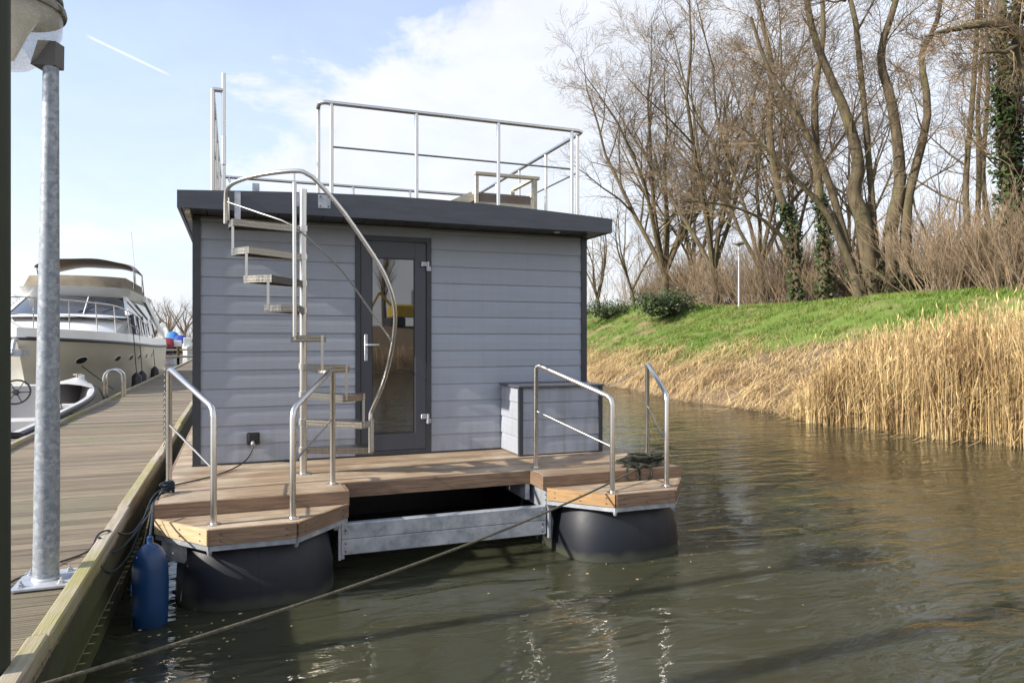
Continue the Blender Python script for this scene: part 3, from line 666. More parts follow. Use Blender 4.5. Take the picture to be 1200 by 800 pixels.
for xx, o in ((X0, -1), (X1, 1)):
    s_ = MB(); siding(s_, WY + .05, YB - .05, ZD + .01, ZS, 'y', xx, o); s_.build('side_wall', M['siding'], hb)
MB().box(X0 + .03, DX0, WY + .03, YB - .03, ZD, ZS).box(DX1, X1 - .03, WY + .03, YB - .03, ZD, ZS).box(DX0, DX1, WY + .12, YB - .03, ZD, ZS).build('core', M['black'], hb)
for xx, yy in ((X0, WY), (X1, WY), (X0, YB), (X1, YB)):
    sx = 1 if xx == X0 else -1; sy = 1 if yy == WY else -1
    MB().box(min(xx - sx * .018, xx + sx * .05), max(xx - sx * .018, xx + sx * .05), min(yy - sy * .02, yy + sy * .05), max(yy - sy * .02, yy + sy * .05), ZD + .005, ZS - .001).build('corner_trim', M['trim'], hb)
MB().box(X0, X1, WY - .018, WY, ZD + .002, ZD + .012).build('base_trim', M['trim'], hb)
# roof with cambered fascia
RX0, RX1, RY0, RY1 = -.453, 3.74, 6.79, 10.85
def crown(x): t = (x - RX0) / (RX1 - RX0); return 3.08 + .075 * math.sin(math.pi * t)
roof = MB(); n = 16; xs = [RX0 + (RX1 - RX0) * i / n for i in range(n + 1)]
roof.grid([[(x, y, crown(x)) for x in xs] for y in (RY0 + .02, RY1 - .02)]).build('roof', M['soffit'], hb)
roof_o = kids(hb)[-1]
roof_o = [o for o in kids(hb) if o.name.startswith('roof')][0]
f_ = MB()
for yy, o in ((RY0, 1), (RY1, -1)):
    a = [(x, yy, ZS) for x in xs]; b_ = [(x, yy, crown(x) + .004) for x in xs]; c_ = [(x, yy + o * .025, crown(x) + .004) for x in xs]; e = [(x, yy + o * .025, ZS) for x in xs]
    f_.grid([a, b_, c_, e, a])
f_.box(RX0, RX0 + .025, RY0 + .026, RY1 - .026, ZS, 3.08); f_.box(RX1 - .025, RX1, RY0 + .026, RY1 - .026, ZS, 3.08)
f_.add([(RX0, RY0, ZS), (RX0, RY0 + .025, ZS), (RX0, RY0 + .025, 3.084), (RX0, RY0, 3.084)], [(0, 3, 2, 1)]).add([(RX1, RY0, ZS), (RX1, RY0 + .025, ZS), (RX1, RY0 + .025, 3.084), (RX1, RY0, 3.084)], [(0, 1, 2, 3)])
f_.build('fascia', M['fascia'], roof_o)
sf = MB(); x = RX0 + .03
while x < RX1 - .03:                                   # soffit boards with grooves, laid front to back
    e = min(x + .2, RX1 - .026); sf.box(x + .004, e - .004, RY0 + .03, RY1 - .03, ZS + .006, ZS + .02); x += .2
sf.build('soffit', M['trim'], roof_o)
MB().box(RX0 + .03, RX1 - .03, RY0 + .03, RY1 - .03, ZS + .021, ZS + .03).build('soffit_backing', M['black'], roof_o)
MB().box(-.452 + .06, X0 - .02, 6.83, 7.25, ZS - .04, ZS + .005).build('frieze', M['cream_wood'], roof_o)
m, nt, b = new_mat('spot_lens'); b.inputs['Base Color'].default_value = (.9, .75, .6, 1); b.inputs['Roughness'].default_value = .3; M['lens'] = m
MB().lathe([(.0, 0), (.03, 0), (.035, .004), (.035, .012)], (3.18, 6.97, ZS - .004), 14).build('spotlight', M['lens'], roof_o, True)
# gutter plates / brackets on the fascia for the stair
for x0 in (.495, .715):
    MB().box(x0, x0 + .11, RY0 - .008, RY0 - .001, 3.005, 3.125).build('fixing_plate', M['galv'], hb)
    pb = [o for o in kids(hb) if o.name.startswith('fixing_plate')][-1]
    for ux in (.02, .09):
        for uz in (3.022, 3.108): MB().lathe([(.007, 0), (.007, .004), (0, .006)], (0, 0, 0), 6).build('screw', M['black'], pb, xf=Matrix.Translation((x0 + ux, RY0 - .008, uz)) @ Matrix.Rotation(R(90), 4, 'X'))
MB().box(.005, .055, RY0 - .01, RY0 - .002, 2.83, 3.10).build('hanger_plate', M['galv'], hb)
MB().box(.155, .215, 6.9, 6.93, 3.08, 3.21).build('upstand', M['galv'], hb)

# door
door = MB()
fr = .05
door.box(DX0, DX0 + fr, WY - .022, WY + .06, ZD + .01, DZ1).box(DX1 - fr, DX1, WY - .022, WY + .06, ZD + .01, DZ1).box(DX0 + fr, DX1 - fr, WY - .022, WY + .06, DZ1 - fr, DZ1).box(DX0 + fr, DX1 - fr, WY - .022, WY + .06, ZD + .01, ZD + .045)
door_o = door.build('door', M['trim'], hb)
lx0, lx1, lz0, lz1 = DX0 + fr + .004, DX1 - fr - .004, ZD + .05, DZ1 - fr - .004
gx0, gx1, gz0, gz1 = 1.273, 1.706, .87, 2.62
lf = MB(); ya, yb_ = WY - .012, WY + .05
lf.rbox(lx0, gx0, ya, yb_, lz0, lz1, .003).rbox(gx1, lx1, ya, yb_, lz0, lz1, .003).box(gx0, gx1, ya, yb_, lz0, gz0).box(gx0, gx1, ya, yb_, gz1, lz1)
m, nt, b = new_mat('leaf_paint'); b.inputs['Base Color'].default_value = (.062, .066, .082, 1); b.inputs['Roughness'].default_value = .38; M['leaf'] = m
lf.build('leaf', M['leaf'], door_o)
MB().box(gx0, gx1, WY + .008, WY + .016, gz0, gz1).build('glass_pane', M['glass'], door_o)
MB().box(gx0, gx0 + .008, WY - .004, WY + .007, gz0, gz1).box(gx1 - .008, gx1, WY - .004, WY + .007, gz0, gz1).box(gx0 + .008, gx1 - .008, WY - .004, WY + .007, gz0, gz0 + .008).box(gx0 + .008, gx1 - .008, WY - .004, WY + .007, gz1 - .008, gz1).build('glazing_bead', M['black'], door_o)
hd = MB().rbox(1.198, 1.232, WY - .024, WY - .0125, 1.60, 1.86, .004)
hd.tube([(1.215, WY - .024, 1.755), (1.215, WY - .062, 1.755), (1.23, WY - .068, 1.755), (1.335, WY - .068, 1.755)], .010, 10)
hd.build('handle', M['galv'], door_o, True)
for z in (.98, 2.52):
    MB().rbox(1.765, 1.83, WY - .04, WY - .0235, z + .03, z + .075, .004).tube([(1.838, WY - .038, z - .02), (1.838, WY - .038, z + .075)], .011, 10).rbox(1.82, 1.868, WY - .04, WY - .0235, z - .015, z + .03, .004).build('hinge', M['galv'], door_o, True)
# outlet
ob = MB().rbox(.11, .225, WY - .055, WY - .015, .835, .945, .006).build('power_inlet', M['black'], hb)
MB().rbox(.125, .21, WY - .075, WY - .056, .87, .935, .006).build('flap', M['black'], ob)
MB().tube([(.165, WY - .06, .86), (.165, WY - .10, .835)], .018, 10).build('plug', M['galv'], ob, True)

# deck
def planks(mb, x0, x1, y0, y1, zt, th=.028, p=.145, clip=None):
    y = y1
    while y > y0 + .001:
        a = max(y - p + .009, y0); dz = random.uniform(-.0015, .0015)
        if clip is None: mb.rbox(x0, x1, a, y, zt - th, zt + dz, .003)
        else:
            xa0, xa1 = clip(a); xb0, xb1 = clip(y)
            if y <= y0 + .01: break
            mb.prism([(xa0, a), (xa1, a), (xb1, y), (xb0, y)], zt - th, zt + dz)
        y -= p
DK = MB()
planks(DK, -.5, 3.78, 5.93, 7.17, ZD); planks(DK, -.5, .80, 5.645, 5.924, ZD); planks(DK, 2.46, 3.78, 5.645, 5.924, ZD)
planks(DK, -.5, X0 - .02, 7.18, 11.2, ZD); planks(DK, X1 + .02, 3.78, 7.18, 11.2, ZD); planks(DK, -.5, 3.78, 10.66, 11.2, ZD - .001)
deck = DK.build('deck', M['deckwood'], hb)
def fb(mb, a, b_, z0, z1, th=.024):
    a = Vector((a[0], a[1], 0)); b_ = Vector((b_[0], b_[1], 0)); t = (b_ - a).normalized(); nrm = Vector((t.y, -t.x, 0)) * th
    mb.prism([(a.x, a.y), (b_.x, b_.y), ((b_ + nrm).x, (b_ + nrm).y), ((a + nrm).x, (a + nrm).y)], z0, z1)
for a, b_ in (((-.5, 5.644), (.80, 5.644)), ((.825, 5.93), (2.435, 5.93)), ((2.46, 5.644), (3.78, 5.644)), ((.80, 5.62), (.80, 5.905)), ((2.46, 5.93), (2.46, 5.62)), ((-.5, 11.2), (-.5, 5.62)), ((3.78, 5.62), (3.78, 11.2))):
    w = MB(); fb(w, a, b_, ZD - .115, ZD - .004); w.build('edge_board', M['fasciawood'], deck)
m, nt, b = None, None, None
fr_ = MB().box(-.46, 3.74, 6.5, 11.1, .48, .54).box(-.46, .76, 5.66, 6.04, .50, .54).box(2.50, 3.74, 5.66, 6.04, .50, .54).box(.72, .78, 5.66, 6.2, .36, .54).box(2.48, 2.54, 5.66, 6.2, .36, .54)
fr_.build('steel_frame', M['galv'], hb)
MB().box(.62, 2.66, 7.6, 11.0, -.3, .455).build('shade_block', M['black'], hb)  # black block added to stop light coming through between the pontoons
MB().box(.63, .69, 6.0, 7.6, -.2, .455).box(2.59, 2.65, 6.0, 7.6, -.2, .455).build('inner_keel', M['black'], hb)
M['sunlit_pale'] = mat('sunlit_pale_board', (.62, .49, .30), (.48, .36, .20), 2.4, (3, 3, 30), rough=.6, bump=.3, bscale=3, bstretch=(2, 2, 60), third=(.3, .19, .09), tscale=9, tlo=.64, thi=.7)  # lit copy of the edge boards: sunlight put into the pale colour
M['sunlit_orange'] = mat('sunlit_orange_board', (.44, .27, .12), (.32, .185, .08), 2.4, (3, 3, 30), rough=.6, bump=.3, bscale=3, bstretch=(2, 2, 60), third=(.2, .1, .05), tscale=9, tlo=.66, thi=.7)  # warm lit copy of the edge boards, sun painted into the orange
ZL = .557
for side in (0, 1):
    mir = (lambda x: x) if side == 0 else (lambda x: 3.28 - x)
    poly = [(-.5, 5.617), (-.15, 5.17), (.40, 5.17), (.80, 5.617)]
    P_ = [(mir(x), y) for x, y in poly]
    if side: P_ = P_[::-1]
    def cl(y, P_=P_):
        t = (y - 5.17) / (5.617 - 5.17); return (P_[1][0] + (P_[0][0] - P_[1][0]) * t, P_[2][0] + (P_[3][0] - P_[2][0]) * t)
    mb = MB(); planks(mb, 0, 0, 5.19, 5.60, ZL, clip=cl); step = mb.build('boarding_step', M['deckwood'], hb)
    mats = ('sunlit_pale', 'fasciawood', 'fasciawood') if side == 0 else ('sunlit_orange', 'fasciawood', 'fasciawood')
    for (a, b_), mm in zip(((P_[0], P_[1]), (P_[1], P_[2]), (P_[2], P_[3])), mats):
        w = MB(); fb(w, a, b_, ZL - .10, ZL + .002, .022); o = w.build('edge_board', M[mm], step)
        if mm == 'sunlit_pale': o['label'] = 'edge board with sunlight painted in as a paler colour'
        if mm == 'sunlit_orange': o['label'] = 'edge board with sunlight painted in as an orange colour'
        w = MB(); fb(w, a, b_, ZL - .14, ZL - .1005, .012); w.build('steel_strip', M['galv'], step)
        for q in (.12, .5, .88):
            for zz in (ZL - .03, ZL - .075):
                c = Vector((a[0], a[1], zz)).lerp(Vector((b_[0], b_[1], zz)), q); t = (Vector(b_) - Vector(a)).normalized(); c += Vector((t.y, -t.x, 0)) * .0225
                if (mm == 'sunlit_pale' or side or q != .5): MB().lathe([(.006, -.002), (.006, .002), (0, .003)], (c.x, c.y, c.z), 6).build('screw', M['black'], step)
    for cx, cy in (P_[1], P_[2]):
        MB().lathe([(0, -.025), (.012, -.02), (.018, 0), (.018, .012)], (cx, cy + .01, ZL - .15), 10).build('corner_bolt', M['galv'], step, True)
# front beam and its hangers
bm_ = MB(); zt = .397
for k in range(2):
    z1_ = zt - k * .121; z0_ = z1_ - .116
    bm_.rbox(.765, 2.48, 5.65, 5.72, z0_, z1_, .006)
bo = bm_.build('front_beam', M['galv'], hb)
for xx in (.80, 2.445):
    for zz in (.365, .345, .322, .245, .215, .185): MB().lathe([(.007, 0), (.007, .005), (0, .007)], (0, 0, 0), 6).build('bolt', M['black'] if zz in (.345, .245, .185) else M['galv'], bo, xf=Matrix.Translation((xx, 5.65, zz)) @ Matrix.Rotation(R(90), 4, 'X'))
for xx in (.742, 2.488):
    MB().box(xx, xx + .018, 5.62, 5.73, .13, .54).box(xx - .03 if xx < 1 else xx + .018, xx if xx < 1 else xx + .05, 5.63, 5.637, .36, .54).box(xx, xx + .05 if xx < 1 else xx + .002, 5.66, 5.70, .125, .155).build('hanger', M['galv'], hb)
    hg = [o for o in kids(hb) if o.name.startswith('hanger') and not o.name.startswith('hanger_plate')][-1]
    for zz in (.50, .455, .41): MB().tube([(xx - .035, 5.628, zz), (xx + .05, 5.628, zz)], .009, 8).build('bolt', M['galv'], hg, True)
MB().box(2.40, 2.44, 5.93, 6.4, .40, .54).build('frame_end', M['galv'], hb)
MB().prism([(-.47, 5.60), (-.47, 5.606), (-.30, 5.42), (-.30, 5.414)], .28, .42).build('gusset', M['galv'], hb)
# pontoons
for cx in (.16, 3.12):
    rows = []; a_r, c_r = .55, .66
    prof = []
    for k in range(33):
        ph = 2 * math.pi * k / 32
        c = math.cos(ph); s = math.sin(ph); prof.append((math.copysign(abs(c) ** .74, c), math.copysign(abs(s) ** .74, s)))
    secs = [(5.17, .0008), (5.1705, .06), (5.174, .2), (5.188, .38), (5.212, .54), (5.25, .68), (5.30, .79), (5.36, .875), (5.44, .94), (5.54, .98), (5.7, 1.0), (6.5, 1.0), (9, 1.0), (11.0, 1.0), (11.15, .95), (11.2, .7), (11.21, .02)]
    for y, s in secs:
        zs = (.94 + .06 * s) if y < 8 else s
        rows.append([(cx + p * a_r * s, y + (.17 * (max(0, q * c_r) / .55) ** 2.4 if y < 6 else 0), min(.50, q * c_r * zs)) for p, q in prof[:-1]])
    mb = MB().grid(rows, True); mb.build('pontoon', M['pontoon'], hb, True)

# ---- grab rails on the steps
def grab(back, front, bar_b, bar_f, zb, zf):
    mb = MB(); bx, by = back; fx, fy = front
    B = Vector((bx, by, zb)); Fq = Vector((fx, fy, zf)); t = (Fq - B).normalized()
    pts = [Vector((bx, by, ZD + .004)), Vector((bx, by, zb - .045)), B + Vector((0, 0, -.016)) + t * .016, B + t * .05]
    pts += [Fq - t * .05, Fq - t * .016 + Vector((0, 0, -.016)), Vector((fx, fy, zf - .06)), Vector((fx, fy, ZL + .004))]
    o = MB().tube(pts, .0215, 14).build('grab_rail', M['steel'], hb, True)
    MB().tube([(bx, by, bar_b), (fx, fy, bar_f)], .008, 8).build('cross_bar', M['thinsteel'], o, True)
    for x, y, z in ((bx, by, ZD), (fx, fy, ZL)): MB().lathe([(.045, .001), (.045, .006), (.026, .009), (.024, .014)], (x, y, z), 20).build('base_flange', M['steel'], o, True)
grab((-.455, 6.02), (-.128, 5.31), 1.17, .93, 1.595, 1.345)
grab((.735, 5.91), (.385, 5.29), 1.185, .94, 1.58, 1.32)
grab((2.53, 6.0), (2.893, 5.25), 1.17, .93, 1.59, 1.33)
grab((3.72, 6.06), (3.45, 5.31), 1.17, .93, 1.585, 1.34)

# ---- roof railing
ZR = 4.007; ZM = 3.60; ry = 6.9; rby = 10.55; rlx, rrx = -.175, 3.449
rail = MB()
def rr_(pts, r=.021, o=None, nm='top_rail'): return MB().tube(pts, r, 10).build(nm, M['steel'], o, True)
rr0 = rr_([(.744, 7.06, ZR - .02), (.744, 7.02, ZR), (.75, 6.93, ZR), (.79, ry, ZR), (3.40, ry, ZR), (3.44, 6.92, ZR), (3.449, 6.97, ZR), (rrx, rby - .05, ZR), (rrx - .01, rby - .01, ZR), (rrx - .05, rby, ZR), (rlx + .05, rby, ZR), (rlx, rby - .05, ZR), (rlx, ry + .05, ZR), (rlx + .01, ry, ZR), (-.09, ry, ZR)], .021, hb, 'roof_railing')
posts = [(.744, 7.06), (.847, ry), (1.653, ry), (2.498, ry), (3.32, ry), (rrx, 7.03), (rrx, 7.875), (rrx, 8.73), (rrx, 9.6), (rrx, 10.4), (rlx, ry), (rlx, 7.8), (rlx, 8.7), (rlx, 9.6), (rlx, 10.45), (-.06, rby), (.77, rby), (1.6, rby), (2.43, rby), (3.25, rby)]
for x, y in posts: rr_([(x, y, crown(x) - .01), (x, y, ZR)], .019, rr0, 'post')
for pts in ([(.847, ry, ZM), (3.32, ry, ZM)], [(rrx, 7.03, ZM), (rrx, 10.4, ZM)], [(rlx, ry, ZM), (rlx, 10.45, ZM)], [(-.06, rby, ZM), (3.25, rby, ZM)]):
    rr_(pts, .009, rr0, 'mid_rail').data.materials[0] = M['thinsteel']
rr_([(-.084, ry, 3.05), (-.084, ry, 4.16)], .017, rr0, 'gate_bar'); rr_([(-.084, ry - .02, 3.35), (-.084, ry - .02, 3.60)], .02, rr0, 'gate_hinge')

# ---- spiral staircase
SC = Vector((.555, 6.45, 0))
def sp(al, r, z):                                      # angle in the stair's own frame, front of the stair = 90
    a = R(al); p = SC + RT * (r * math.cos(a)) - FW * (r * math.sin(a)); p.z = z; return p
st = MB().tube([SC + Vector((0, 0, ZD)), SC + Vector((0, 0, 3.095))], .032, 20).build('spiral_staircase', M['steel'], hb, True)
MB().lathe([(.07, .001), (.07, .008), (.036, .012)], SC + Vector((0, 0, ZD)), 20).build('base_flange', M['steel'], st, True)
zt_ = [H + v for v in (.97, .732, .503, .272, .035, -.205, -.445, -.68, -.92)]
for k, z in enumerate(zt_):
    a0 = 160 - 20 * k - 23; a1 = 160 - 20 * k + 3      # leading and trailing angles
    inner = .045; R_ = .60
    out = [sp(a0, R_, z), sp((a0 + a1) / 2, R_ * 1.005, z), sp(a1, R_, z)]
    i0 = sp((a0 + a1) / 2 - 34, inner, z); i1 = sp((a0 + a1) / 2 + 34, inner, z)
    poly = [i0] + out + [i1]; mb = MB(); nP = len(poly); dz = Vector((0, 0, -.005)); lip = Vector((0, 0, -.055))
    mb.add([p for p in poly] + [p + dz for p in poly], [tuple(range(nP)), tuple(range(2 * nP - 1, nP - 1, -1))] + [(i, nP + i, nP + (i + 1) % nP, (i + 1) % nP) for i in range(nP)])
    for i in range(nP):                                # folded-down edges
        a = poly[i]; b_ = poly[(i + 1) % nP]; cen = (poly[0] + poly[2]) / 2; ins = ((cen - (a + b_) / 2)); ins.z = 0; ins = ins.normalized() * .004
        if i == nP - 1: continue
        v = [a + ins * .2 + dz, b_ + ins * .2 + dz, b_ + ins * .2 + lip, a + ins * .2 + lip, a + ins + dz, b_ + ins + dz, b_ + ins + lip, a + ins + lip]
        mb.add(v, [(0, 1, 2, 3), (7, 6, 5, 4), (3, 2, 6, 7), (0, 3, 7, 4), (1, 5, 6, 2)])
    mb.build('tread', M['checker'], st)
    MB().tube([SC + Vector((0, 0, z - .045)), SC + Vector((0, 0, z + .004))], .042, 16).build('tread_collar', M['steel'], st, True)
    if k < 8:
        p = sp(a0 + 3, R_ - .004, z); q = p.copy(); q.z = zt_[k + 1] - .04
        MB().beam(p, q, .02, .008).build('riser_strap', M['steel'], st)
p = sp(140 + 3, R_ - .004, zt_[0]); q = p.copy()
hr = [(434, 530, 6.16), (434, 490, 6.16), (436, 480, 6.16), (448, 452, 6.08), (458, 415, 5.98), (463, 378, 5.92), (461, 352, 5.87), (452, 325, 5.82), (438, 300, 5.78), (402, 248, 5.68), (372, 213, 5.62), (360, 204, 5.60), (350, 200.5, 5.60), (325, 202, 5.62), (300, 206, 5.68), (282, 211, 5.76), (270, 217, 5.84), (265, 227, 5.90), (264.5, 262, 5.93)]
MB().tube(smooth_path([U(*p) for p in hr], 3), .0175, 12).build('handrail', M['steel'], st, True)
mr = [(267, 237, 5.9), (305, 250, 5.7), (342, 264, 5.62), (374, 291, 5.66), (402, 319, 5.74), (437, 368, 5.88), (459, 400, 5.94)]
MB().tube(smooth_path([U(*p) for p in mr], 3), .0075, 8).build('mid_rail', M['thinsteel'], st, True)
MB().tube([U(345.5, 394, 5.60), U(345, 214, 5.60)], .0165, 12).tube([U(345, 214, 5.60), U(345, 203, 5.60)], .006, 8).build('baluster', M['steel'], st, True)
MB().tube([U(268, 258, 5.95), U(268, 232, 5.95)], .006, 6).build('rail_bracket', M['steel'], st, True)

# ------------------------------------------------------------------ storage box
BX0, BX1, BY0, BY1, BZ = 2.625, 3.535, 6.64, 7.165, 1.335
bx = empty('storage_box', (3.08, 6.9, ZD), 'grey clad storage box with dark lid against the cabin wall', 'storage box')
s_ = MB(); siding(s_, BX0 + .03, BX1 - .03, ZD + .012, BZ - .002, 'x', BY0 + .012, -1); s_.build('front_panel', M['siding'], bx)
for xx, o in ((BX0 + .012, -1), (BX1 - .012, 1)):
    s_ = MB(); siding(s_, BY0 + .03, BY1, ZD + .012, BZ - .002, 'y', xx, o); s_.build('side_panel', M['siding'], bx)
MB().box(BX0 + .035, BX1 - .035, BY0 + .035, BY1, ZD + .006, BZ - .003).build('core', M['black'], bx)
for xx in (BX0 - .006, BX1 - .036): MB().box(xx, xx + .042, BY0 - .008, BY0 + .032, ZD + .003, BZ - .001).build('corner_trim', M['trim'], bx)
MB().rbox(BX0 - .02, BX1 + .02, BY0 - .025, BY1 + .004, BZ, BZ + .02, .004).build('lid', M['lid'], bx)

# ------------------------------------------------------------------ lounge chair on the roof
zr = 3.12; ch = empty('lounge_chair', (2.85, 7.9, zr), 'pale wooden lounge chair with brown cushion on the roof terrace', 'lounge chair')
cx0, cx1, cy0, cy1 = 2.47, 3.20, 7.55, 8.25; za = zr + .53
for xx in (cx0, cx1 - .05):
    MB().box(xx, xx + (.035 if xx == cx0 else .05), cy0, cy0 + .05, zr, za - .035).build('leg', M['cream_wood'], ch)
    MB().box(xx, xx + .05, cy1, cy1 + .05, zr, zr + (.22 if xx == cx0 else .49)).build('leg', M['cream_wood'], ch)
MB().rbox(cx0 - .01, cx1 + .03, cy0 - .01, cy0 + .06, za - .034, za, .005).build('armrest', M['cream_wood'], ch)
MB().box(cx1 - .045, cx1, cy0 + .061, cy1 - .011, za - .034, za - .002).box(cx1 - .04, cx1 - .01, cy0 + .051, cy1 - .001, zr + .3, zr + .36).build('back_rail', M['cream_wood'], ch)
MB().box(cx0 + .036, cx1 - .051, cy0 + .005, cy1 + .04, zr + .08, zr + .20).build('seat_box', M['cream_wood'], ch)
MB().rbox(cx0 + .036, cx1 - .06, cy0 + .02, cy1 + .03, zr + .201, zr + .31, .02).build('seat_cushion', M['cushion'], ch, True)
fo = MB().beam((cx0 - .01, cy0 + .36, zr + .27), (cx0 - .36, cy0 + .36, zr + .10), .6, .10).build('leg_cushion', M['cream_wood'], ch)

# ------------------------------------------------------------------ fender, ropes, cable, chain
fc = Vector((-.50, 5.15, 0))
fd = empty('fender', (fc.x, fc.y, .0), 'blue cylindrical fender hanging in the water at the near left step', 'fender')
MB().lathe([(0, -.12), (.04, -.11), (.085, -.06), (.103, .0), (.109, .12), (.110, .26), (.106, .36), (.096, .425), (.075, .47), (.045, .498), (.024, .508), (.019, .52), (.019, .55), (.010, .556), (0, .557)], fc, 28).build('body', M['bluefender'], fd, True)
MB().tube([(fc.x, fc.y, .55), (fc.x + .005, fc.y + .12, .66), (fc.x - .035, fc.y + .52, .66), (-.515, 5.62, .665), (-.49, 5.95, .68)][0:0] or [(fc.x, fc.y, .555), (fc.x - .012, fc.y + .25, .60), (-.52, 5.58, .675)], .008, 6).build('lanyard', M['bluerope'], fd, True)
kn = MB()
def coil(mb, c, r0, turns, pitch, rad, jit, seed):
    rn = random.Random(seed); pts = []; n = int(turns * 12)
    for i in range(n):
        a = 2 * math.pi * i / 12; q = r0 * (1 + jit * rn.uniform(-1, 1)); pts.append(Vector((c[0] + q * math.cos(a), c[1] + q * math.sin(a), c[2] + pitch * i / 12 + jit * .02 * rn.uniform(-1, 1))))
    mb.tube(smooth_path(pts, 2), rad, 6, False)
coil(kn, (-.455, 6.015, ZD + .012), .034, 4, .019, .0085, .12, 3)
coil(kn, (-.465, 5.99, ZD + .03), .030, 2, .022, .0085, .3, 4)
kn.tube(smooth_path([Vector(p) for p in ((-.49, 6.0, .70), (-.51, 5.93, .735), (-.47, 5.95, .75), (-.43, 6.0, .72), (-.46, 5.96, .68), (-.50, 5.93, .67))]), .0085, 6)
kn.tube(smooth_path([Vector(p) for p in ((-.47, 5.96, .70), (-.51, 5.85, .67), (-.56, 5.6, .58), (-.66, 5.2, .49), (-.71, 5.0, .52), (-.73, 4.93, .60), (-.75, 4.9, .635))]), .008, 6)
kn.tube(smooth_path([Vector(p) for p in ((-.47, 5.94, .71), (-.53, 5.85, .69), (-.57, 5.75, .62), (-.63, 5.35, .42), (-.68, 5.0, .40), (-.70, 4.7, .5), (-.7, 4.6, .58))]), .006, 6)
tag(kn.build('knotted_rope', M['bluerope'], None, True), 'dark blue rope knotted round the left rail post and draped to the jetty', 'rope')
tag(MB().tube([(-.53, 5.6, .66), (-.56, 5.35, .45), (-.60, 5.1, .22)], .004, 5).build('thin_line', M['rope'], None), 'thin frayed line hanging beside the blue fender', 'rope')
tag(MB().tube([U(144, 671, 4.6), U(118, 722, 3.85), U(84, 790, 3.2)], .0025, 5).build('thin_line', M['rope'], None), 'thin pale line slanting down between jetty and water', 'rope')
# long mooring line across the bow
A = Vector((3.62, 5.80, .69)); B = G(38, 2.52, .60); pts = []
for i in range(25):
    t = i / 24; p = A.lerp(B, t); p.z -= .16 * 4 * t * (1 - t) * .62; pts.append(p)
tag(MB().tube(pts, .0085, 8).build('mooring_line', M['rope'], None, True), 'long taut mooring line running from the right step to the jetty', 'rope')
ml = MB()
for j in range(7):
    cx_, cy_ = 3.50 + random.uniform(-.06, .06), 5.76 + random.uniform(-.03, .03); a0 = random.uniform(0, 6.28); pts = []
    ra, rb_ = random.uniform(.12, .26), random.uniform(.05, .09)
    for a in range(0, 361, 24): pts.append((cx_ + ra * math.cos(R(a)) , cy_ + rb_ * math.sin(R(a)), ZD + .02 + .014 * j + .012 * math.sin(R(a * 2) + a0)))
    ml.tube(pts, .010, 6, False)
for dx in (0, .12):
    pts = [(3.27 + dx, 5.66, ZD + .04)] + [(3.30 + dx + .075 * math.sin(R(a)), 5.625 - .02 * math.sin(R(a / 2)), ZD - .035 + .07 * math.cos(R(a))) for a in range(0, 361, 30)]
    ml.tube([Vector(p) for p in pts], .009, 6, False)
for k in range(4): ml.tube([(3.66 + .05 * math.cos(R(a)), 5.82 + .05 * math.sin(R(a)), ZD + .03 + .022 * k) for a in range(0, 361, 30)], .012, 6, False)
tag(ml.build('rope_coil', M['greenrope'], None, True), 'dark coiled rope heaped at the right rail, loops over the step', 'rope')
# power cable
cb = [(.165, WY - .10, .83), (.15, WY - .14, .78), (.10, WY - .20, .715), (.0, WY - .35, .675), (-.15, WY - .62, .668), (-.30, WY - .80, .668), (-.44, WY - .95, .669), (-.49, 6.1, .668), (-.55, 5.88, .62), (-.63, 5.45, .52), (-.70, 5.15, .60), (-.73, 5.05, .637), (-.768, 4.98, .628), (-.80, 4.85, ZJ + .012), (-.95, 4.62, ZJ + .012), (-1.08, 4.35, ZJ + .012), (-1.12, 4.15, ZJ + .012), (-1.2, 3.9, ZJ + .012), (-1.4, 3.5, ZJ + .012)]
tag(MB().tube(smooth_path([Vector(p) for p in cb], 4), .0062, 8).build('power_cable', M['black'], None, True), 'black power cable from the cabin socket over the deck to the jetty', 'cable')
chn = MB(); z = 1.58; k = 0
while z > .98:
    c = Vector((-.486, 6.02, z)); u = Vector((1, 0, 0)) if k % 2 else Vector((0, 1, 0)); chn.tube([c + u * .008 * math.cos(R(a)) + Vector((0, 0, .014 * math.sin(R(a)))) for a in range(0, 361, 45)], .002, 5, False); z -= .021; k += 1
tag(chn.build('chain', M['chainsteel'], None, True), 'thin steel chain hanging from the near left rail', 'chain')
# far side chain of the right rail
chn = MB(); pa = Vector((3.72, 6.06, 1.58)); pb_ = Vector((3.66, 8.6, 1.5))
for i in range(66):
    t = i / 65; c = pa.lerp(pb_, t); c.z -= .28 * 4 * t * (1 - t); chn.tube([c + Vector((0, .022 * math.cos(R(a)), .01 * math.sin(R(a)))) if i % 2 else c + Vector((.01 * math.sin(R(a)), .022 * math.cos(R(a)), 0)) for a in range(0, 361, 60)], .003, 4, False)
tag(chn.build('chain', M['chainsteel'], None), 'thin steel chain slung back from the right rail to the cabin', 'chain')

fk = MB()
for i in range(150):
    if i < 90: x, y = random.choice(((random.gauss(-.2, .35), random.gauss(4.7, .5)), (random.gauss(3.1, .6), random.gauss(5.0, .35)), (random.uniform(-.6, 0), random.uniform(3, 5))))
    else: x, y = random.uniform(5, 12), random.uniform(5, 22)
    a = rvec() * random.uniform(.004, .016); b_ = Vector((-a.y, a.x, 0)) * random.uniform(.4, 1); c = Vector((x, y, .006)); k = len(fk.v)
    fk.v += [tuple(c - a), tuple(c - b_ + Vector((0, 0, .002))), tuple(c + a), tuple(c + b_)]; fk.f.append((k, k + 1, k + 2, k + 3))
tag(fk.build('floating_debris', M['reed']), 'tiny straw flecks floating on the water', 'debris', kind='stuff')

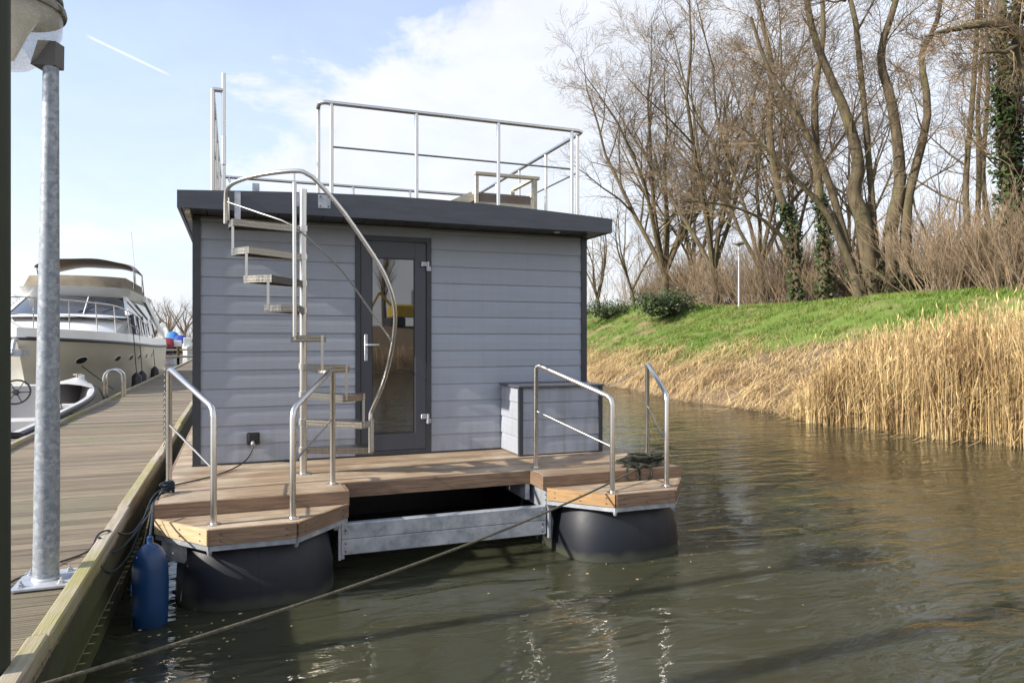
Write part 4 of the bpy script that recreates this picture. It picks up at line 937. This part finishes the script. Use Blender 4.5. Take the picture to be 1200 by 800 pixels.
# ------------------------------------------------------------------ motor yacht
YC = -4.42; YB0 = 18.6
yt = empty('motor_yacht', (YC, 25, 0), 'large cream and white motor yacht moored bow first along the jetty', 'yacht')
def hb_(s, k):                                         # half beam at station s (0 bow..1 stern), k height factor
    full = 1.86
    sheer = full * min(1, (1 - (1 - min(1, s / .42)) ** 2.3)) ** .8
    wl = full * .93 * min(1, (1 - (1 - min(1, max(0, s - .05) / .62)) ** 2)) ** .95
    return wl + (sheer - wl) * k
st_ = [0, .012, .03, .06, .1, .15, .2, .27, .35, .45, .6, .8, 1.0]; LY = 14.0
def stem(k): return YB0 + (1 - k) * 1.25               # raked stem
def hullrow(k, z0, dz=0):
    r_ = []; rake = (1 - k) * 1.25
    for s in st_: y = YB0 + rake * (1 - s) + s * LY; r_.append((s, y, z0 + dz * (1 - s) ** 2))
    return r_
def ring(k, z0, dz, inset=0):
    rr = hullrow(k, z0, dz); right = [(YC + max(0, hb_(s, k) - inset), y + (inset * .5 if s == 0 else 0), z) for s, y, z in rr]; left = [(YC - max(0, hb_(s, k) - inset), y, z) for s, y, z in rr]
    return left[::-1] + right[1:]
hl = MB().grid([ring(0, -.3, 0), ring(.05, .1, 0), ring(.45, .75, .08), ring(.62, 1.02, .14), ring(.63, 1.03, .14), ring(.85, 1.35, .25), ring(1, 1.52, .28)]).build('hull', M['hull'], yt, True)
MB().grid([ring(1.0, 1.52, .28, -.02), ring(1.0, 1.56, .28, -.03), ring(1.0, 1.60, .28, -.005)]).build('rub_rail', M['black'], yt, True)
MB().grid([ring(1.0, 1.58, .28), ring(1.0, 1.84, .24, .03), ring(1.0, 1.84, .24, .12), ring(1.0, 1.62, .28, .14)]).build('bulwark', M['white'], yt, True)
MB().grid([ring(1.0, 1.70, .24, .13), [(YC, YB0 + 1.0 + 13 * i / 24, 1.78) for i in range(25)]]).build('foredeck', M['white'], yt, True)
# deckhouse: rows from deck up
def house(y0, y1, w0, w1, z0, z1, rk0, rk1, ins, name, mt, tp=True, n=10, round_=.5):
    rows = []
    for i in range(5):
        t = i / 4; z = z0 + (z1 - z0) * t; a = y0 + rk0 * t; b_ = y1 - rk1 * t; w = w0 + (w1 - w0) * t; row = []
        for k in range(n + 1):
            u = -1 + 2 * k / n; row.append((YC + u * w, a + round_ * abs(u) ** 2.5, z))
        row += [(YC + w, a + (b_ - a) * j / 4, z) for j in range(1, 5)] + [(YC - w, b_ - (b_ - a) * j / 4, z) for j in range(0, 4)]
        rows.append(row)
    mb = MB().grid(rows, True)
    if tp: mb.f.append(tuple(range(4 * len(rows[0]), 5 * len(rows[0]))))
    return mb.build(name, mt, yt, True)
house(21.2, 30.5, 1.15, 1.5, 1.75, 2.45, 2.4, 0, .1, 'cabin_trunk', M['white'], round_=.9)
house(23.0, 31, 1.52, 1.40, 2.44, 2.52, .1, 0, 0, 'coaming', M['white'], round_=.8)
house(23.15, 30.5, 1.50, 1.28, 2.521, 3.08, 1.15, .2, 0, 'windscreen', M['tint'], round_=.8)
for x in (-.5, .5): MB().beam((YC + x, 23.16, 2.53), (YC + x * .9, 24.28, 3.09), .025, .02).build('mullion', M['white'], yt)
for sx in (-1, 1): MB().beam((YC + sx * 1.50, 23.9, 2.52), (YC + sx * 1.28, 25.1, 3.1), .09, .06).beam((YC + sx * 1.28, 25.1, 3.1), (YC + sx * 1.55, 28.5, 2.4), .07, .1).build('window_pillar', M['white'], yt)
house(24.4, 31.6, 1.30, 1.42, 3.081, 3.36, -.25, .0, 0, 'flybridge', M['white'], round_=.7)
house(24.5, 29.6, 1.38, 1.28, 3.361, 3.72, .25, .2, 0, 'flybridge_cover', M['cover'], round_=.6)
MB().beam((YC + 1.42, 29.0, 3.25), (YC + 1.78, 32.0, 1.95), .10, .22).build('side_wing', M['white'], yt)
bim = MB(); rows = []
for dz in (0, .03):
    for j in range(5):
        y = 26.6 + j * .75; rows.append([(YC - .05 + 1.38 * math.sin(R(a)), y, 4.12 + dz + .36 * math.cos(R(a * .95)) - .05 * abs(j - 2) + .012 * math.sin(a * .9 + j)) for a in range(-88, 89, 8)])
bim.grid(rows).build('bimini', M['canvas'], yt, True)
for y in (26.8, 29.2):
    for sx in (-1, 1): MB().tube([(YC - .05 + sx * 1.37, y, 4.15), (YC + sx * 1.35, y + .5, 3.3)], .018, 6).tube([(YC - .05 + sx * 1.37, y, 4.15), (YC + sx * 1.35, y - .2, 3.3)], .012, 6).build('bimini_strut', M['steel'], yt, True)
MB().tube([(YC + 1.25, 28.5, 3.3), (YC + 1.05, 28.6, 5.6)], .012, 5).build('aerial', M['white'], yt, True)
# side windows, portholes
for k, (y0, y1) in enumerate(((24.6, 25.5), (25.7, 26.8), (27.0, 28.2), (28.4, 29.8))):
    for sx in (-1, 1):
        MB().add([(YC + sx * 1.66, y0, 1.98), (YC + sx * 1.66, y1, 1.95), (YC + sx * 1.56, y1 - .2, 2.52), (YC + sx * 1.56, y0 + .25, 2.58), (YC + sx * 1.56, y0, 1.98), (YC + sx * 1.56, y1, 1.95), (YC + sx * 1.46, y1 - .2, 2.52), (YC + sx * 1.46, y0 + .25, 2.58)],
                 [(0, 1, 2, 3), (7, 6, 5, 4), (0, 4, 5, 1), (1, 5, 6, 2), (2, 6, 7, 3), (3, 7, 4, 0)]).build('side_window', M['tint'], yt)
def hull_pt(y, z):
    s = max(0, (y - YB0 - .2) / (LY - .2)); k = .63 + .22 * (z - 1.03 - .14 * (1 - s) ** 2) / (.32 + .11 * (1 - s) ** 2); k = min(1, max(0, k))
    s = max(0, (y - YB0 - (1 - k) * 1.25) / (LY - (1 - k) * 1.25)); i = 0
    while i < len(st_) - 2 and st_[i + 1] < s: i += 1
    f = (s - st_[i]) / (st_[i + 1] - st_[i]); return Vector((YC + hb_(st_[i], k) * (1 - f) + hb_(st_[i + 1], k) * f, y, z))
for y, rl in ((20.55, .17), (22.3, .14), (23.4, .13), (24.5, .13), (25.9, .12), (27.2, .12)):
    for sx in (1, -1):
        c = hull_pt(y, 1.30); c2 = hull_pt(y + .4, 1.3); c3 = hull_pt(y, 1.45); t = (c2 - c).normalized(); u = (c3 - c).normalized(); nrm = t.cross(u).normalized() * (-1 if t.cross(u).x < 0 else 1)
        def ell(f, off): return [c + t * (rl * 1.35 * f * math.cos(R(a))) + u * (rl * .62 * f * math.sin(R(a))) + nrm * off for a in range(0, 360, 24)]
        a_, b2, c4 = ell(1.06, -.10), ell(1.06, .0), ell(.92, .006)
        fl = (lambda q: [(2 * YC - p.x, p.y, p.z) for p in q]) if sx < 0 else (lambda q: q)
        o = MB().grid([fl(a_), fl(b2), fl(c4)], True).build('porthole', M['white'], yt, True)
        g_ = MB(); pts = fl(ell(.94, .004)); g_.add(pts, [tuple(range(len(pts)))]); g_.add(fl(ell(.94, -.03)), [tuple(range(len(pts)))]); g_.build('glass', M['black'], o)
# pulpit rail
top_r = []; 
for s in (.62, .5, .42, .35, .28, .21, .15, .09, .045, .01):
    y = YB0 + s * LY; top_r.append((YC + hb_(s, 1) * .93, y - .12, 1.80 + .16 * (1 - s) + .78 * min(1, (1.02 - s) / .8)))
full = [(2 * YC - x, y, z) for x, y, z in top_r] + top_r[::-1]
MB().tube(smooth_path([Vector(p) for p in full], 3), .018, 6).tube(smooth_path([Vector((x, y, z - .36)) for x, y, z in full], 3), .010, 5).build('bow_rail', M['steel'], yt, True)
bro = [o for o in kids(yt) if o.name.startswith('bow_rail')][0]
for s in (.56, .46, .38, .30, .22, .15, .08, .02):
    for sx in (-1, 1):
        y = YB0 + s * LY; xx = hb_(s, 1); zt2 = 1.80 + .16 * (1 - s) + .78 * min(1, (1.02 - s) / .8)
        MB().tube([(YC + sx * (xx - .08), y + .1, 1.80), (YC + sx * xx * .93, y - .12, zt2)], .014, 6).build('stanchion', M['steel'], bro, True)
# anchor and windlass
MB().prism([(YC - .16, YB0 - .35), (YC + .16, YB0 - .35), (YC + .22, YB0 + .1), (YC - .22, YB0 + .1)], 1.45, 1.60).tube([(YC, YB0 + .8, 1.9), (YC, YB0 - .2, 1.78), (YC, YB0 - .35, 1.5)], .045, 8).build('anchor', M['galv'], yt)
MB().lathe([(.1, 0), (.1, .1), (.05, .14), (.09, .2), (0, .24)], (YC + .15, YB0 + 1.5, 1.85), 12).tube([(YC - .3, YB0 + 1.4, 1.9), (YC + .5, YB0 + 1.6, 2.02)], .03, 6).build('windlass', M['galv'], yt)
for x in (.35, .95): MB().tube([(YC + x, 23.3, 2.58), (YC + x + .35, 23.55, 2.74)], .015, 6).build('wiper', M['black'], yt)
yf = []
for i, (y, z) in enumerate(((22.6, .50), (23.9, .50), (27.6, .50))):
    f0 = Vector((-2.53, y, z)); fe = empty('yacht_fender', f0, ('black fender on the yacht side, nearest the bow', 'black fender on the yacht side, middle of the three', 'black fender on the yacht side, nearest the stern')[i], 'fender', 'black fenders between the yacht and the jetty')
    MB().lathe([(0, -.38), (.07, -.36), (.125, -.28), (.13, 0), (.125, .28), (.07, .36), (.02, .40), (0, .40)], f0, 14).build('body', M['black'], fe, True)
    MB().tube([f0 + Vector((0, 0, .38)), f0 + Vector((-.08, 0, 1.5))], .012, 5).build('lanyard', M['black'], fe)
tag(MB().tube([U(66, 402, 18.8), U(100, 432, 18), U(133, 456, 16.6)], .012, 6).build('bow_line', M['black'], None), 'dark line slanting from the yacht bow down to the jetty', 'rope')

# ------------------------------------------------------------------ small open boat
sb = empty('open_boat', (-3.3, 14.5, 0), 'grey open motor boat with steering wheel alongside the jetty', 'boat')
SX, S0, S1 = -3.35, 10.6, 18.3
def sb_w(t): return .86 * (1 - max(0, (t - .45) / .55) ** 2.2)
def sb_c(t): return SX + .45 * max(0, t - .3) ** 1.5
def sbrow(off, z0, rise, tf=1.0):
    L_, R__ = [], []
    for i in range(15):
        t = i / 14; y = S0 + (S1 - S0) * t * tf; w = max(0, sb_w(t) - off); z = z0 + rise * t ** 2
        R__.append((sb_c(t) + w, y, z)); L_.append((sb_c(t) - w, y, z))
    return L_ + R__[::-1]
rws = [sbrow(.25, -.15, 0, .93), sbrow(.12, .1, .1, .97), sbrow(.03, .45, .22, .99), sbrow(0, .60, .28)]
shell = MB().grid(rws, True); shell.build('hull', M['alu'], sb, True)
MB().grid([sbrow(-.03, .58, .27), sbrow(-.035, .64, .28), sbrow(.0, .66, .28)], True).build('rubbing_strake', M['black'], sb, True)
MB().grid([sbrow(0.0, .661, .28), sbrow(.07, .665, .28), sbrow(.09, .62, .27, .985), sbrow(.14, .22, .1, .93)], True).build('gunwale', M['alu'], sb, True)
fl_ = MB(); rr = sbrow(.13, .22, .1, .93); fl_.add(rr, [tuple(range(len(rr)))]).build('floor', M['galv'], sb)
# foredeck
fdk = []
for i in range(8):
    t = .78 + .22 * i / 7; y = S0 + (S1 - S0) * t; w = max(.02, sb_w(t) - .02); z = .665 + .28 * t ** 2; fdk.append([(sb_c(t) + u * w, y, z + .10 * (1 - u * u)) for u in (-1, -.6, -.2, .2, .6, 1)])
MB().grid(fdk).build('foredeck', M['white'], sb, True)
MB().tube([(sb_c(.95), S0 + (S1 - S0) * .93, .98), (sb_c(.95), S0 + (S1 - S0) * .93, 1.08)], .03, 8).tube([(sb_c(.95) - .08, S0 + (S1 - S0) * .93, 1.07), (sb_c(.95) + .08, S0 + (S1 - S0) * .93, 1.07)], .015, 6).build('bollard', M['steel'], sb, True)
MB().prism([(-3.78, 14.5), (-3.16, 14.5), (-3.16, 15.0), (-3.78, 15.0)], .25, 1.02).build('console', M['alu'], sb)
cw = Vector((-3.42, 14.36, .93)); wh = MB(); tilt = Matrix.Translation(cw) @ Matrix.Rotation(R(68), 4, 'X')
wh.tube([(.21 * math.cos(R(a)), .21 * math.sin(R(a)), 0) for a in range(0, 361, 15)], .016, 6, False)
for a in range(0, 360, 60): wh.tube([(0, 0, -.02), (.2 * math.cos(R(a)), .2 * math.sin(R(a)), 0)], .009, 5)
wh.lathe([(0, -.03), (.05, -.03), (.05, .01), (0, .015)], (0, 0, 0), 12); wh.build('steering_wheel', M['black'], sb, True, xf=tilt)
MB().box(-4.1, -2.62, 12.6, 13.2, .23, .60).build('bench', M['alu'], sb)
MB().box(-4.1, -2.62, 10.9, 11.5, .23, .56).build('stern_bench', M['alu'], sb)
MB().tube([(-3.35, 16.3, .25), (-3.35, 16.3, .52)], .03, 6).box(-3.9, -2.75, 16.1, 16.5, .5, .55).build('thwart', M['white'], sb)
tag(MB().tube([(-2.9, 17.6, .92), (-2.66, 17.4, .80), (-2.5, 17.0, .60), (-2.40, 16.9, .62)], .014, 6).build('mooring_rope', M['greenrope'], None, True), 'dark rope tying the open boat bow to the jetty', 'rope')
tag(MB().tube([(-2.65, 13.7, .80), (-2.58, 13.6, .62), (-2.42, 13.4, .62)], .010, 6).build('mooring_rope', M['greenrope'], None, True), 'dark rope at the open boat side, tied amidships', 'rope')

# ------------------------------------------------------------------ far boats
def far_boat(x, y, l, w, hz, hullm, coverm, label, ch=1.1, cabin=None, rot=0):
    root = empty('moored_boat', (x, y, 0), label, 'boat')
    def row(sc_, z): return [(x + w * .5 * sc_ * u, y + v * l * sc_, z) for u, v in ((-1, .5), (-1, -.1), (-.7, -.35), (0, -.52), (.7, -.35), (1, -.1), (1, .5))]
    mb = MB().grid([row(.8, -.1), row(.95, hz * .6), row(1, hz)], True); r_ = row(1, hz); mb.add(r_, [tuple(range(len(r_)))]); mb.build('hull', hullm, root, True)
    rows = []
    for j in range(6):
        v = -.28 + .75 * j / 5; hh = ch * (1 if 0 < j < 5 else .35); rows.append([(x + w * .44 * math.sin(R(a)), y + v * l, hz + hh * max(0, math.cos(R(a))) ** .55) for a in range(-90, 91, 20)])
    mb = MB().grid(rows); n = len(rows[0]); mb.f.append(tuple(range(n))); mb.f.append(tuple(range(5 * n, 6 * n))); mb.build('cover', coverm, root, True)
    if cabin: MB().rbox(x - w * .3, x + w * .3, y - l * .42, y - l * .15, hz, hz + cabin, .05).build('cabin', M['white'], root)
def fb_(px, d, *a, **k): p = G(px, d); far_boat(p.x, p.y, *a, **k)
fb_(196, 104, 5, 2.2, .75, M['navy'], M['red'], 'dark hulled boat under a red cover across the harbour', 1.35)
fb_(209, 106, 5, 1.8, .8, M['red'], M['canvas'], 'red hulled boat with grey top in the far row', .65, .9)
fb_(212, 113, 6, 2.3, 1.0, M['white'], M['bluecanvas'], 'white boat under a deep blue cover in the far row', 1.55)
fb_(202, 119, 7, 2.1, 1.3, M['white'], M['lightblue'], 'white boat with a light blue rounded canopy far behind the red one', 1.9)
fb_(220.5, 99, 5, 1.5, .9, M['white'], M['white'], 'white cabin boat at the houseboat corner in the far row', .6, 1.2)
fb_(187, 116, 7, 2.4, 1.1, M['white'], M['canvas'], 'white boat with grey cover behind the yacht', 1.2)

# ------------------------------------------------------------------ what the door glass mirrors, behind the camera
br_ = MB()
for i in range(5200):
    x = random.uniform(-8, 40); y = -24 - random.uniform(0, 2.2); reed_clump(br_, x, y, .2, random.uniform(.9, 1.4), .08)
tag(br_.build('reeds_behind', M['reed']), 'dry reed belt mirrored in the door glass', 'reeds', kind='stuff')
wb = empty('excavator', (9.5, -33, 2.7), 'yellow work machine mirrored in the door glass', 'work machine')
MB().rbox(9.6, 12.4, -34, -32, 3.3, 4.1, .1).build('body', M['yellow'], wb); MB().rbox(11.2, 12.3, -33.9, -32.1, 4.12, 5.2, .1).build('cab', M['tint'], wb)
MB().beam((9.8, -33, 3.9), (8.9, -33, 4.9), .14, .16).beam((8.9, -33, 4.9), (8.2, -33, 3.6), .12, .14).build('arm', M['yellow'], wb)
for x in (9.9, 12.1): MB().rbox(x - .5, x + .5, -34.1, -31.9, 2.7, 3.28, .1).build('track', M['black'], wb)
for (x, y, h, lb_) in ((7.6, -38, 8, 'bare tree mirrored at the left of the door glass'), (10.6, -40, 9, 'bare tree mirrored in the middle of the door glass'), (15, -38, 7, 'bare tree mirrored at the right of the door glass')):
    tw, bk = MB(), MB(); b0 = Vector((x, y, 2.8))
    pts = [b0 + Vector((random.uniform(-.2, .2) * i, 0, h * i / 5)) for i in range(6)]; rs = [.22, .18, .14, .1, .06, .03]; bk.tube(pts, rs, 6, False)
    spawn(tw, bk, pts, rs, h * .5, 1, 3, .15, .5, .1, (26, 30), .12); root = empty('mirrored_tree', b0, lb_, 'tree'); bk.build('trunk', M['bark'], root); tw.build('crown', M['twig'], root)

# ------------------------------------------------------------------ light
SUN_EL = R(31); SUN_AZ = Vector((-1, -.045, 0)).normalized()
sd = Vector((SUN_AZ.x * math.cos(SUN_EL), SUN_AZ.y * math.cos(SUN_EL), math.sin(SUN_EL)))
sl = bpy.data.lights.new('sun', 'SUN'); sl.energy = 4.8; sl.angle = R(.6); sl.color = (1, .93, .82); so = bpy.data.objects.new('sun', sl); col.objects.link(so)
so.rotation_euler = sd.to_track_quat('Z', 'Y').to_euler(); so.location = (-20, 0, 30)
w = bpy.data.worlds.new('World'); sc.world = w; w.use_nodes = True; N = w.node_tree.nodes; L = w.node_tree.links; bg = N['Background']
sky = N.new('ShaderNodeTexSky'); sky.sky_type = 'NISHITA'; sky.sun_disc = False; sky.sun_elevation = SUN_EL; sky.sun_rotation = math.atan2(sd.x, sd.y)
sky.air_density = 1.0; sky.dust_density = 1.2; sky.ozone_density = 1.2
tc = N.new('ShaderNodeTexCoord')
def vdot(v):
    x = N.new('ShaderNodeVectorMath'); x.operation = 'DOT_PRODUCT'; L.new(tc.outputs['Generated'], x.inputs[0]); x.inputs[1].default_value = v; return x.outputs['Value']
def mth(op, a, b_=None, c=None, cl=False):
    x = N.new('ShaderNodeMath'); x.operation = op; x.use_clamp = cl
    for i, v in enumerate((a, b_, c)):
        if v is None: continue
        if isinstance(v, (int, float)): x.inputs[i].default_value = v
        else: L.new(v, x.inputs[i])
    return x.outputs[0]
def mrange(v, a, b_, c=0., d=1., smooth=True):
    x = N.new('ShaderNodeMapRange'); x.interpolation_type = 'SMOOTHSTEP' if smooth else 'LINEAR'; L.new(v, x.inputs[0])
    for i, q in ((1, a), (2, b_), (3, c), (4, d)): x.inputs[i].default_value = q
    return x.outputs[0]
fwd = vdot(tuple(FW)); rgt = vdot(tuple(RT)); upv = vdot((0, 0, 1))
def cn(scale, st, det=8, rough=.6, dist=.4):
    mp = N.new('ShaderNodeMapping'); mp.inputs['Scale'].default_value = st; L.new(tc.outputs['Generated'], mp.inputs['Vector'])
    n = N.new('ShaderNodeTexNoise'); n.inputs['Scale'].default_value = scale; n.inputs['Detail'].default_value = det; n.inputs['Roughness'].default_value = rough; n.inputs['Distortion'].default_value = dist
    L.new(mp.outputs[0], n.inputs['Vector']); return n.outputs[0]
c1 = cn(2.6, (1, 1, 2.2)); c2 = cn(7, (1, 1, 1.8), 9, .62)
# cloud bank: fills the sky low down and to the right of a rising edge, blue above it to the left
edge = mth('SUBTRACT', mth('MULTIPLY_ADD', rgt, .66, .50), upv)
bank = mth('ADD', edge, mth('MULTIPLY_ADD', c1, .5, -.25)); bank = mth('ADD', bank, mth('MULTIPLY_ADD', c2, .22, -.11))
cl1 = mrange(bank, -.02, .11)
wisp = mrange(c2, .52, .80, 0, .55)
# contrail: a thin straight streak of cloud high on the left
u_ = mth('DIVIDE', rgt, fwd); v_ = mth('DIVIDE', upv, fwd)
ln = mth('ADD', mth('MULTIPLY_ADD', u_, .447, .6865 - .0), mth('MULTIPLY', v_, -1.0))   # distance to the line of the trail
CT_A = ((93 - 600) / F, (398 - 38) / F); CT_B = ((211 - 600) / F, (398 - 94) / F)
sl_ = (CT_B[1] - CT_A[1]) / (CT_B[0] - CT_A[0]); ic = CT_A[1] - sl_ * CT_A[0]
ln = mth('ABSOLUTE', mth('SUBTRACT', v_, mth('MULTIPLY_ADD', u_, sl_, ic)))
tr = mth('MULTIPLY', mrange(ln, .0008, .0042, 1, 0), mth('MULTIPLY', mrange(u_, CT_A[0] - .004, CT_A[0] + .02), mrange(u_, CT_B[0] - .03, CT_B[0] + .01, 1, 0)))
tr = mth('MULTIPLY', mth('MULTIPLY', tr, mrange(fwd, .1, .2)), .95)
cm = mth('MAXIMUM', cl1, mth('MAXIMUM', wisp, tr)); hz_ = mrange(upv, .02, .42, .80, .42)
cm = mth('MAXIMUM', cm, hz_)
shade = mrange(c2, .3, .75, .93, 1.05)
CL = 4.7
mc = N.new('ShaderNodeMix'); mc.data_type = 'RGBA'; mc.inputs[6].default_value = (CL * .90, CL * .95, CL * 1.04, 1); mc.inputs[7].default_value = (CL * 1.0, CL * 1.01, CL * 1.04, 1); L.new(mrange(c1, .3, .7), mc.inputs[0])
mv = N.new('ShaderNodeVectorMath'); mv.operation = 'SCALE'; L.new(mc.outputs[2], mv.inputs[0]); L.new(shade, mv.inputs['Scale'])
mx = N.new('ShaderNodeMix'); mx.data_type = 'RGBA'; L.new(mth('MULTIPLY', cm, .93), mx.inputs[0]); sg = N.new('ShaderNodeMix'); sg.data_type = 'RGBA'; sg.blend_type = 'MULTIPLY'; sg.inputs[0].default_value = 1; L.new(sky.outputs[0], sg.inputs[6]); sg.inputs[7].default_value = (1.12, 1.22, 1.4, 1); L.new(sg.outputs[2], mx.inputs[6]); L.new(mv.outputs[0], mx.inputs[7])
L.new(mx.outputs[2], bg.inputs[0]); bg.inputs[1].default_value = .14

sc.view_settings.view_transform = 'Standard'; sc.view_settings.look = 'None'; sc.view_settings.exposure = .66; sc.view_settings.gamma = 1
sc.cycles.max_bounces = 6; sc.cycles.diffuse_bounces = 3; sc.cycles.glossy_bounces = 4; sc.cycles.transmission_bounces = 4; sc.cycles.caustics_reflective = False; sc.cycles.caustics_refractive = False
